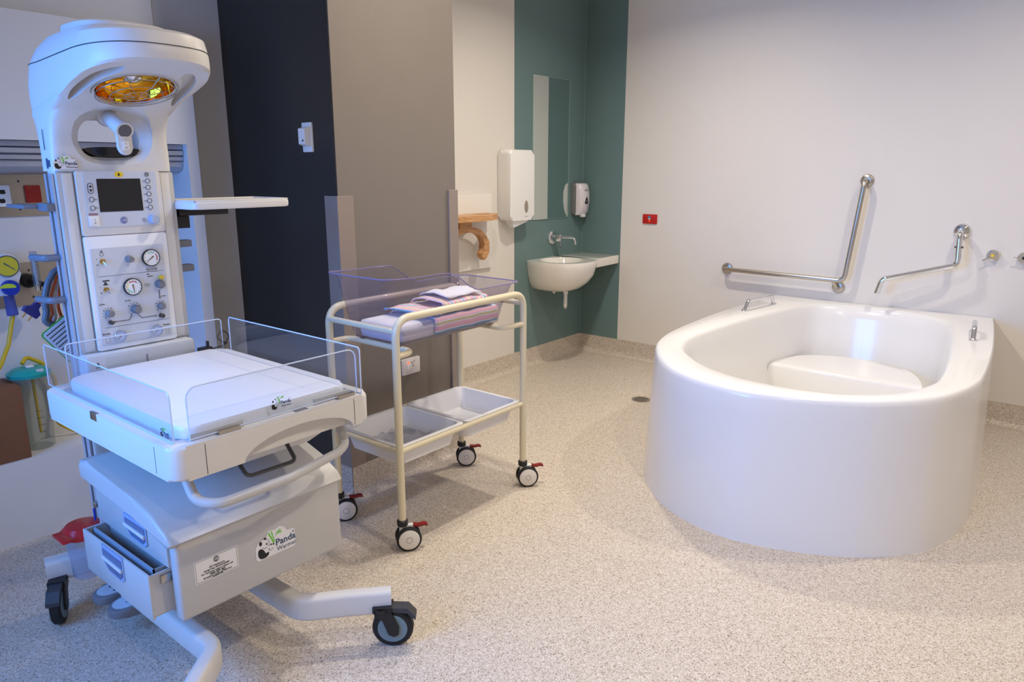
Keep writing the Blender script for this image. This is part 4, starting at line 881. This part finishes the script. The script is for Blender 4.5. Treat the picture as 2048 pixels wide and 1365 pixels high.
# lift-out white trays on the lower rails
def tub_tray(y0, y1, lab):
    x0, x1 = TXB+.003, TXF-.003
    O = [(rrect(x0, x1, y0, y1, .03), .4330), (rrect(x0+.001, x1-.001, y0+.001, y1-.001, .03), .4345), (rrect(x0+.02, x1-.02, y0+.018, y1-.018, .028), .4345), (rrect(x0+.024, x1-.024, y0+.022, y1-.022, .03), .425), (rrect(x0+.045, x1-.045, y0+.043, y1-.043, .035), .345), (rrect(x0+.06, x1-.06, y0+.058, y1-.058, .03), .339)]
    I = [(rrect(x0+.057, x1-.057, y0+.055, y1-.055, .03), .335), (rrect(x0+.040, x1-.040, y0+.038, y1-.038, .035), .341), (rrect(x0+.0205, x1-.0205, y0+.0185, y1-.0185, .03), .428)]
    b = B(); R = [[(x, y, z) for x, y in o] for o, z in O]; loft(b, R, False, True)
    R2 = [[(x, y, z) for x, y in o] for o, z in I]+[R[0]]; loft(b, R2, True, False); bmesh.ops.remove_doubles(b, verts=b.verts, dist=1e-5)
    return tag(obj('storage_tray', b, TRAYGREY, None, smooth=50), lab, 'tray', 'white trays on the trolley')
ym = (TYA+TYB)/2
tub_tray(TYA+.004, ym-.004, 'white plastic storage tray holding crumpled clear bag on trolley'); tub_tray(ym+.004, TYB-.004, 'empty white plastic storage tray on trolley lower rails')
# crumpled clear bag
def sheet(name, x0, x1, y0, y1, zf, nx, ny, mat, thick=.002):
    b = B(); G = [[b.verts.new((x0+(x1-x0)*i/nx, y0+(y1-y0)*j/ny, zf(i/nx, j/ny))) for j in range(ny+1)] for i in range(nx+1)]
    for i in range(nx):
        for j in range(ny): b.faces.new((G[i][j], G[i+1][j], G[i+1][j+1], G[i][j+1]))
    r = bmesh.ops.solidify(b, geom=b.faces[:], thickness=thick); return b
rnd = random.Random(7); bumps = [(rnd.random(), rnd.random(), rnd.uniform(.008, .03), rnd.uniform(.05, .2)) for _ in range(40)]
zf = lambda u, v: .352+sum(h*max(0, 1-(abs(u-a)+abs(v-c))/w) for a, c, h, w in bumps)
tag(obj('plastic_bag', sheet('', 1.00, 1.27, TYA+.06, ym-.05, zf, 18, 18, clear('crumpled_film', (232, 232, 238), .1, .4, (226, 226, 232)), .0006), MATS['crumpled_film'], None, smooth=0), 'crumpled clear plastic bag lying in trolley tray', 'bag')
# clear bassinet
bs_ = thing('bassinet', 'clear plastic bassinet tub with violet rim resting on trolley', 'bassinet', (1.13, -2.89, .824))
def rimz(y):
    t = min(1, max(0, (y+2.97)/.19)); t = t*t*(3-2*t); hd = min(1, max(0, (-3.17-y)/.1)); return 1.093-.092*t+.006*hd
def bring(x0, x1, y0, y1, z, r=.05): return [(x, y, z if not callable(z) else z(y)) for x, y in subdiv(rrect(x0, x1, y0, y1, r, 6))]
def subdiv(pts, n=6):
    out = []
    for i, p in enumerate(pts):
        q = pts[(i+1) % len(pts)]; L = math.hypot(q[0]-p[0], q[1]-p[1]); k = 14 if L > .1 else 1
        for j in range(k): out.append((p[0]+(q[0]-p[0])*j/k, p[1]+(q[1]-p[1])*j/k))
    return out
RB = [bring(.992, 1.272, -3.19, -2.60, .8245), bring(.978, 1.287, -3.21, -2.585, .832), bring(.972, 1.295, -3.228, -2.565, .90), bring(.965, 1.304, -3.275, -2.51, lambda y: rimz(y)-.01), bring(.962, 1.307, -3.28, -2.505, rimz), bring(.948, 1.321, -3.30, -2.485, lambda y: rimz(y)+.002)]
b = B(); loft(b, RB, True, False); obj('tub', b, BASSIN, bs_, smooth=60, recalc=True)
b = B(); tube(b, RB[-1], .0028, 6, closed=True); obj('rim', b, VIOLET, bs_)
# bassinet mattress, striped blankets, white cloth
b = B(); loft(b, [[(x, y, z) for x, y in rrect(x0, x1, y0, y1, .035)] for x0, x1, y0, y1, z in ((1.022, 1.245, -3.172, -2.628, .8265), (1.008, 1.258, -3.188, -2.612, .833), (1.003, 1.266, -3.195, -2.605, .875), (1.008, 1.258, -3.188, -2.612, .894), (1.03, 1.235, -3.165, -2.635, .900))])
tag(obj('bassinet_mattress', b, FABRIC, None, smooth=60), 'white covered mattress inside the clear bassinet', 'mattress')
def uvmesh(name, verts, faces, uvs, mat):
    me = bpy.data.meshes.new(name); me.from_pydata(verts, [], faces); uvl = me.uv_layers.new(name='UVMap')
    for p in me.polygons:
        for li in p.loop_indices: uvl.data[li].uv = uvs[me.loops[li].vertex_index]
    me.materials.append(mat); o = bpy.data.objects.new(name, me); COL.objects.link(o); WPOS[o.name] = Vector((0, 0, 0))
    for p in me.polygons: p.use_smooth = True
    return o
def drape(name, prof, ys, mat, per, wob=.002, alongy=False, seed=1):
    """cloth with thickness: a cross-section profile (x,z) carried along y"""
    rr = random.Random(seed); L = [0]
    for a, c in zip(prof, prof[1:]): L.append(L[-1]+math.hypot(c[0]-a[0], c[1]-a[1]))
    V_, U_, F_ = [], [], []; n = len(prof)
    ph = [rr.uniform(0, 6) for _ in range(4)]
    for y in ys:
        for i, (x, z) in enumerate(prof):
            wz = wob*(math.sin(y*37+ph[0]+x*20)+math.sin(y*61+ph[1]-x*45)); V_.append((x+wz*.4, y+wob*1.5*math.sin(x*50+ph[2]), z+wz)); U_.append(((y if alongy else L[i])/per, 0))
    for j in range(len(ys)-1):
        for i in range(n-1): F_.append((j*n+i, j*n+i+1, (j+1)*n+i+1, (j+1)*n+i))
    o = uvmesh(name, V_, F_, U_, mat); m = o.modifiers.new('thickness', 'SOLIDIFY'); m.thickness = .004; m.offset = 1
    return o
ys = [-3.0+.40*i/16 for i in range(17)]
prof = [(1.2735, .838), (1.2755, .86), (1.2765, .885), (1.272, .902), (1.255, .909), (1.2, .911), (1.13, .911), (1.06, .910), (1.012, .907), (.996, .895), (.993, .86), (.994, .838)]
tag(drape('striped_blanket', prof, ys, STRIPE, .078, .0012), 'pink, blue and yellow striped flannelette blanket wrapped around bassinet mattress', 'blanket')
prof2 = [(1.268, .9175), (1.262, .927), (1.24, .932), (1.16, .935), (1.08, .934), (1.03, .930), (1.02, .921)]
tag(drape('striped_blanket', prof2, [-3.06+.43*i/16 for i in range(17)], STRIPE, .085, .0025, True, 3), 'folded striped flannelette blanket on top of bassinet mattress', 'blanket')
prof3 = [(1.255, .943), (1.245, .955), (1.20, .962), (1.13, .966), (1.07, .962), (1.05, .946)]
tag(drape('striped_cloth', prof3, [-2.93+.29*i/12 for i in range(13)], STRIPE, .07, .003, True, 5), 'small striped cloth folded under white cloth in bassinet', 'cloth')
prof4 = [(1.235, .973), (1.21, .981), (1.15, .985), (1.09, .982), (1.07, .974)]
tag(drape('white_cloth', prof4, [-2.89+.23*i/12 for i in range(13)], FABRIC, .1, .003, True, 9), 'rumpled white cotton cloth on top of striped cloth in bassinet', 'cloth')
# ================================================================== BEDHEAD SERVICES
def N(px, py, x): h = hit(px, py, 0, x); return (h.y, h.z)
# aluminium trunking under the niche head
zt, zb = NT-.002, N(20, 347, .03)[1]
tk = thing('service_trunking', 'ribbed aluminium service trunking along top of bedhead niche', 'trunking', (0, -4.3, zt))
ALU = M('anodised_aluminium', (178, 182, 192), .35, .4)
H = zt-zb
pr = [(NX+.002, zt), (.045, zt), (.045, zt-H*.16), (.038, zt-H*.18), (.052, zt-H*.22), (.052, zt-H*.36), (.040, zt-H*.40), (.046, zt-H*.44), (.046, zt-H*.56), (.036, zt-H*.60), (.036, zt-H*.78), (.02, zt-H*.92), (-.01, zb), (NX+.002, zb)]
b = B(); prism(b, pr, -5.6, NY-.002, 'y'); obj('extrusion', b, ALU, tk)
for f, d in ((.17, .0455), (.38, .047), (.58, .0445)):
    b = B(); box(b, d-.006, d-.002, -5.6, NY-.003, zt-H*(f+.018), zt-H*f); obj('shadow_groove', b, DARKGREY, tk)
# stainless panels
xs = NX+.006
s1b = N(20, 434, xs)[1]; s2t, s2b = N(31.7, 527, xs)[1], N(43, 613, xs)[1]
p1 = tag(obj('outlet_rail', bx(NX+.001, xs, -5.6, NY-.004, s1b, zb-.004), STAINLESS, None, 0), 'brushed stainless panel with data and red outlets below trunking', 'panel')
p2 = tag(obj('gas_rail', bx(NX+.001, xs, -5.6, NY-.004, s2b, s2t), STAINLESS, None, 0), 'brushed stainless gas outlet rail across bedhead niche', 'panel')
for px, py in ((36.5, 363), (41, 419)): 
    y, z = N(px, py, xs); b = B(); lathe(b, [(0, 0), (.005, 0), (.003, .002), (0, .002)], (xs, y, z), 'x', 10); obj('screw', b, STEELDARK, p1)
for px, py in ((57.5, 541), (117, 535), (67, 594)):
    y, z = N(px, py, xs); b = B(); lathe(b, [(0, 0), (.005, 0), (.003, .002), (0, .002)], (xs, y, z), 'x', 10); obj('screw', b, STEELDARK, p2)
def plate(px0, px1, py0, py1, mat, name, lab, cat):
    (ya, za), (yb, zb_) = N(px0, py0, xs), N(px1, py1, xs); t = thing(name, lab, cat, (xs, (ya+yb)/2, (za+zb_)/2))
    b = B(); prism(b, rrect(ya, yb, zb_, za, .004), xs+.0005, xs+.010, 'x', .002); obj('plate', b, mat, t); return t, (ya+yb)/2, (za+zb_)/2
t, y, z = plate(-8, 23, 371, 413, WHITE, 'data_outlet', 'white twin data outlet plate on stainless panel', 'outlet')
for py in (384, 402):
    yy, zz = N(3, py, xs); b = B(); prism(b, [(yy-.011, zz-.004), (yy-.006, zz-.009), (yy+.006, zz-.009), (yy+.011, zz-.004), (yy+.008, zz+.008), (yy-.008, zz+.008)], xs+.010, xs+.0108, 'x'); obj('socket', b, BLACK, t)
plate(47, 83, 371, 405, M('deep_red_plastic', (168, 30, 24), .3), 'blank_outlet', 'blank square red outlet cover on stainless panel', 'outlet')
t, y, z = plate(93, 128, 370.5, 404, MATS['deep_red_plastic'], 'power_outlet', 'red power outlet with glowing neon on stainless panel behind warmer', 'outlet')
yy, zz = N(98.5, 390, xs); b = B(); prism(b, circ(yy, zz, .004, 10), xs+.010, xs+.012, 'x'); obj('neon', b, LED, t)
# oxygen flowmeter
y, z = N(58, 562, xs+.02); t = thing('flowmeter', 'clear oxygen flowmeter tube with black knob on gas rail', 'flowmeter', (xs, y, z))
b = B(); lathe(b, [(0, 0), (.028, 0), (.030, .006), (.030, .018), (.022, .024), (0, .024)], (xs+.001, y, z), 'x', 20); obj('probe_collar', b, BLACK, t)
b = B(); tube(b, [(xs+.02, y+.002, z), (.0, y+.025, z-.01), (.03, y+.05, z-.02)], .011, 12); box(b, -.02, .02, y+.02, y+.045, z-.055, z-.02, .005); obj('valve_body', b, BLACK, t)
ya, za = N(63, 503, .0); yb, zb2 = N(75, 572, .0)
b = B(); tube(b, [(.0, (ya+yb)/2+.002, zb2), (.0, (ya+yb)/2+.002, za)], .014, 16); obj('flow_tube', b, CLEARTUBE, t)
b = B(); tube(b, [(.0, (ya+yb)/2+.002, zb2), (.0, (ya+yb)/2+.002, za-.01)], .005, 10); obj('inner_tube', b, WHITEHOSE, t)
b = B()
for i in range(9): box(b, .0135, .0145, (ya+yb)/2-.003, (ya+yb)/2+.006, zb2+.02+i*.011, zb2+.0215+i*.011)
obj('scale_marks', b, INK, t)
b = B(); tube(b, [(.0, (ya+yb)/2+.002, zb2-.02), (.0, (ya+yb)/2+.002, zb2+.012)], .011, 14); obj('chrome_union', b, CHROME, t)
# vacuum regulator
y, z = N(12, 532, .0); yk, zk = N(17, 575, .0); t = thing('suction_regulator', 'white suction regulator with yellow gauge and blue knob on gas rail', 'regulator', (xs, y, zk))
r = abs(N(38, 532, 0)[0]-y)*.98
b = B(); out = [(y+r*1.12*math.cos(a), z+r*1.12*math.sin(a)) for a in [math.radians(-40+260*i/20) for i in range(21)]]+[(yk-r*.86, zk), (yk-r*.72, zk-r*.75), (yk+r*.55, zk-r*.8), (yk+r*.86, zk)]
prism(b, out, xs+.001, .010, 'x', .008, 2); obj('body', b, M('regulator_white', (214, 220, 232), .3), t)
b = B(); prism(b, circ(y, z, r*.93, 32), .009, .0135, 'x'); obj('dial', b, M('gauge_yellow', (206, 196, 60), .4), t)
b = B(); ringp(b, y, z, r*.90, r*.97, .009, .0155, 'x', 32); obj('dial_bezel', b, BLUEINK, t)
b = B(); prism(b, [(y-.012, z+.010), (y-.009, z+.014), (y+r*.6, z-r*.38), (y+r*.58, z-r*.42)], .0135, .0145, 'x'); obj('needle', b, BLUEINK, t)
b = B(); lathe(b, [(0, .0095), (r*.70, .0095), (r*.72, .03), (r*.66, .036), (0, .037)], (0, yk, zk), 'x', 28); obj('knob', b, BLUE, t)
b = B(); prism(b, [(yk-.012+.028*math.cos(a), zk+.003+.016*math.sin(a)) for a in [math.radians(-10+190*i/10) for i in range(11)]], .037, .0378, 'x'); obj('knob_label', b, LIME, t)
b = B(); zc = zk-r*.75; tube(b, [(-.03, yk+.004, zc), (-.03, yk+.008, zc-.085)], [.018, .021], 16); obj('trap_jar', b, CLEARBLUE, t)
# yellow suction hose down to the canister
def hose(name, lab, pts, rad, mat, cat='hose', group=None, fr=.05):
    b = B(); tube(b, pts, rad, 10, fr, 6); return tag(obj(name, b, mat, None), lab, cat, group)
zj = zc-.085
def S2(px, py, x): a = N(px, py, x); return (x, a[0], a[1])
hose('suction_hose', 'yellow suction hose hanging from suction regulator', [(-.03, yk+.008, zj-.001), S2(22, 655, -.03), S2(17, 690, -.02), S2(2, 730, 0), S2(-25, 775, .01)], .0085, YELLOWHOSE)
# suction canister
cb = hit(82, 868, 2, NB); cx_, cy_ = -.04, N(66, 800, -.04)[0]; ztop = N(42, 742, -.04)[1]
t = thing('suction_canister', 'clear suction canister with turquoise lid standing in niche', 'canister', (cx_, cy_, NB))
zl = ztop-.015
b = B(); lathe(b, [(.050, NB+.001), (.056, NB+.006), (.066, zl)], (cx_, cy_, 0), 'z', 32); obj('jar', b, clear('canister_clear', (236, 240, 238), .04, .05), t)
b = B(); lathe(b, [(.066, zl-.012), (.079, zl-.010), (.081, zl+.004), (.074, zl+.010), (.06, zl+.020), (.03, zl+.024), (0, zl+.025)], (cx_, cy_, 0), 'z', 32); obj('lid', b, TEALLID, t)
b = B(); box(b, cx_-.012, cx_+.02, cy_-.01, cy_+.02, zl+.024, zl+.032, .004); obj('lid_tab', b, WHITE, t)
b = B(); box(b, cx_+.055, cx_+.066, cy_+.01, cy_+.035, zl+.012, zl+.022); obj('port', b, WHITEHOSE, t)
b = B(); tube(b, [(cx_, cy_+.01, zl-.012), (cx_, cy_+.012, NB+.06)], .006, 8); obj('dip_tube', b, YELLOWHOSE, t)
b = B()
for i in range(5): box(b, cx_+.0655-.002*i, cx_+.0665-.002*i, cy_-.015, cy_+.012, NB+.05+i*.03, NB+.0515+i*.03)
obj('scale_marks', b, INK, t)
hose('suction_hose', 'yellow suction hose curling around behind suction canister', [(cx_-.03, cy_-.01, zl+.036), S2(52, 714, -.09), S2(85, 727, -.09), S2(108, 755, -.09), S2(118, 800, -.09), S2(112, 845, -.085), S2(150, 862, -.07), S2(180, 860, -.06)], .0085, YELLOWHOSE)
# brown carton
ca, cbx = N(65, 917, .07), N(39, 773, .07)
b = B(); box(b, -.12, .07, ca[0]-.40, ca[0], NB+.0005, cbx[1], .003); cn = tag(obj('carton', b, CARDBOARD, None), 'dark brown cardboard carton standing in bedhead niche', 'box')
# hoses and cords coiled behind the warmer column
def coil(lab, name, pts, rad, mat, xp):
    P2 = [N(px, py, xp) for px, py in pts]; c = (P2[0][0]+.16, (P2[0][1]+P2[-1][1])/2)
    full = spline(P2+[(c[0], P2[-1][1]-.02), (c[0]+.08, c[1]), (c[0]-.02, P2[0][1]+.03)], 6)
    b = B(); tube(b, [(xp, u, v) for u, v in full], rad, 10, closed=True); return tag(obj(name, b, mat, None), lab, 'hose', 'hoses coiled behind warmer column')
coil('thick grey gas hose, outermost of the coil behind warmer column', 'grey_hose', [(123, 536), (101, 556), (91, 590), (93, 622), (106, 650)], .0105, GREYHOSE, .685)
coil('orange cord coiled just inside the thick grey hose', 'orange_cord', [(124, 546), (107, 568), (100, 597), (103, 625), (112, 648)], .0065, ORANGE, .664)
coil('white hose coiled between two orange cords behind warmer', 'white_hose', [(126, 556), (111, 580), (106, 605), (110, 632), (118, 648)], .0075, WHITEHOSE, .648)
coil('thin orange cord innermost in the coil behind warmer', 'orange_cord', [(126, 565), (117, 590), (116, 612), (122, 632), (130, 645)], .0055, ORANGE, .632)
# dangling mains plug
a = hit(90, 590, 0, .655); q = hit(72, 612, 0, .655); pl = thing('mains_plug', 'translucent mains plug dangling on orange cord beside warmer column', 'plug', tuple(a))
d = (q-a).normalized(); b = B(); tube(b, [a+Vector((0, .05, .09)), a, q], .0065, 10, .03); obj('cord', b, ORANGE, pl)
w_ = Vector((0, d.z, -d.y)); b = B()
loft(b, [[q+d*t+w_*s*ww+Vector((dx, 0, 0)) for s, dx in ((-1, -.010), (1, -.010), (1, .010), (-1, .010))] for t, ww in ((-.01, .008), (.006, .011), (.018, .026), (.036, .024))]); obj('plug_body', b, clear('smoky_violet_plastic', (120, 112, 170), .05, .55, (84, 78, 140)), pl)
b = B()
for s in (-1, 1): p0_ = q+d*.036+w_*s*.010; tube(b, [p0_, p0_+d*.018], .0022, 6)
obj('plug_pins', b, BRASS, pl)
# green-edged instruction card hanging behind the column
A_, B_, D_ = [Vector((0, *N(*p, .70))) for p in ((80, 671), (137, 624), (127, 738))]
ex, ey = (B_-A_), (D_-A_); LX_, LY_ = ex.length, ey.length; ex.normalize(); ey = (ey-ex*ey.dot(ex)).normalized()
def cpt(u, v): p = A_+ex*u+ey*v; return (p.y, p.z)
cd_ = thing('instruction_card', 'laminated instruction card with green border hung behind warmer column', 'card', (.70, A_.y, A_.z))
b = B(); prism(b, [cpt(u, v) for u, v in rrect(0, LX_*1.55, 0, LY_, .012)], .697, .7, 'x'); obj('card', b, M('card_green', (70, 176, 76), .5), cd_)
b = B(); prism(b, [cpt(u, v) for u, v in rrect(.004, LX_*1.55-.004, .004, LY_-.004, .010)], .7, .7006, 'x'); obj('card_face', b, M('card_pale', (214, 222, 236), .5), cd_)
b = B(); rr = random.Random(3)
for j in range(9):
    v = .014+j*(LY_-.03)/8; ln_ = LX_*1.4*rr.uniform(.75, 1)
    prism(b, [cpt(.012, v), cpt(.012+ln_, v), cpt(.012+ln_, v+.0032), cpt(.012, v+.0032)], .7006, .701, 'x')
obj('printed_lines', b, INK, cd_)['kind'] = 'stuff'
# red-lidded clear bucket hung on the warmer's rear flank
yb_ = -4.275; c0 = hit(166, 1056, 1, yb_)
bk = thing('waste_bucket', 'clear plastic bucket with red lid hung behind warmer drawer', 'bucket', (c0.x, yb_, c0.z-.17))
b = B(); lathe(b, [(.042, -.165), (.046, -.16), (.056, -.012)], (c0.x, yb_, c0.z), 'z', 24); obj('pail', b, clear('pail_clear', (226, 230, 240), .05, .2, (205, 214, 236)), bk)
b = B(); lathe(b, [(.055, -.022), (.064, -.020), (.066, -.002), (.05, .014), (.0, .022)], (c0.x, yb_, c0.z), 'z', 24); box(b, c0.x-.02, c0.x+.07, yb_-.085, yb_-.05, c0.z-.004, c0.z+.004, .002); obj('lid', b, M('translucent_red', (196, 36, 40), .25), bk)
b = B(); box(b, c0.x-.10, c0.x-.02, yb_+.02, yb_+.09, c0.z-.06, c0.z-.05); obj('bucket_hanger', b, STEEL, wm)
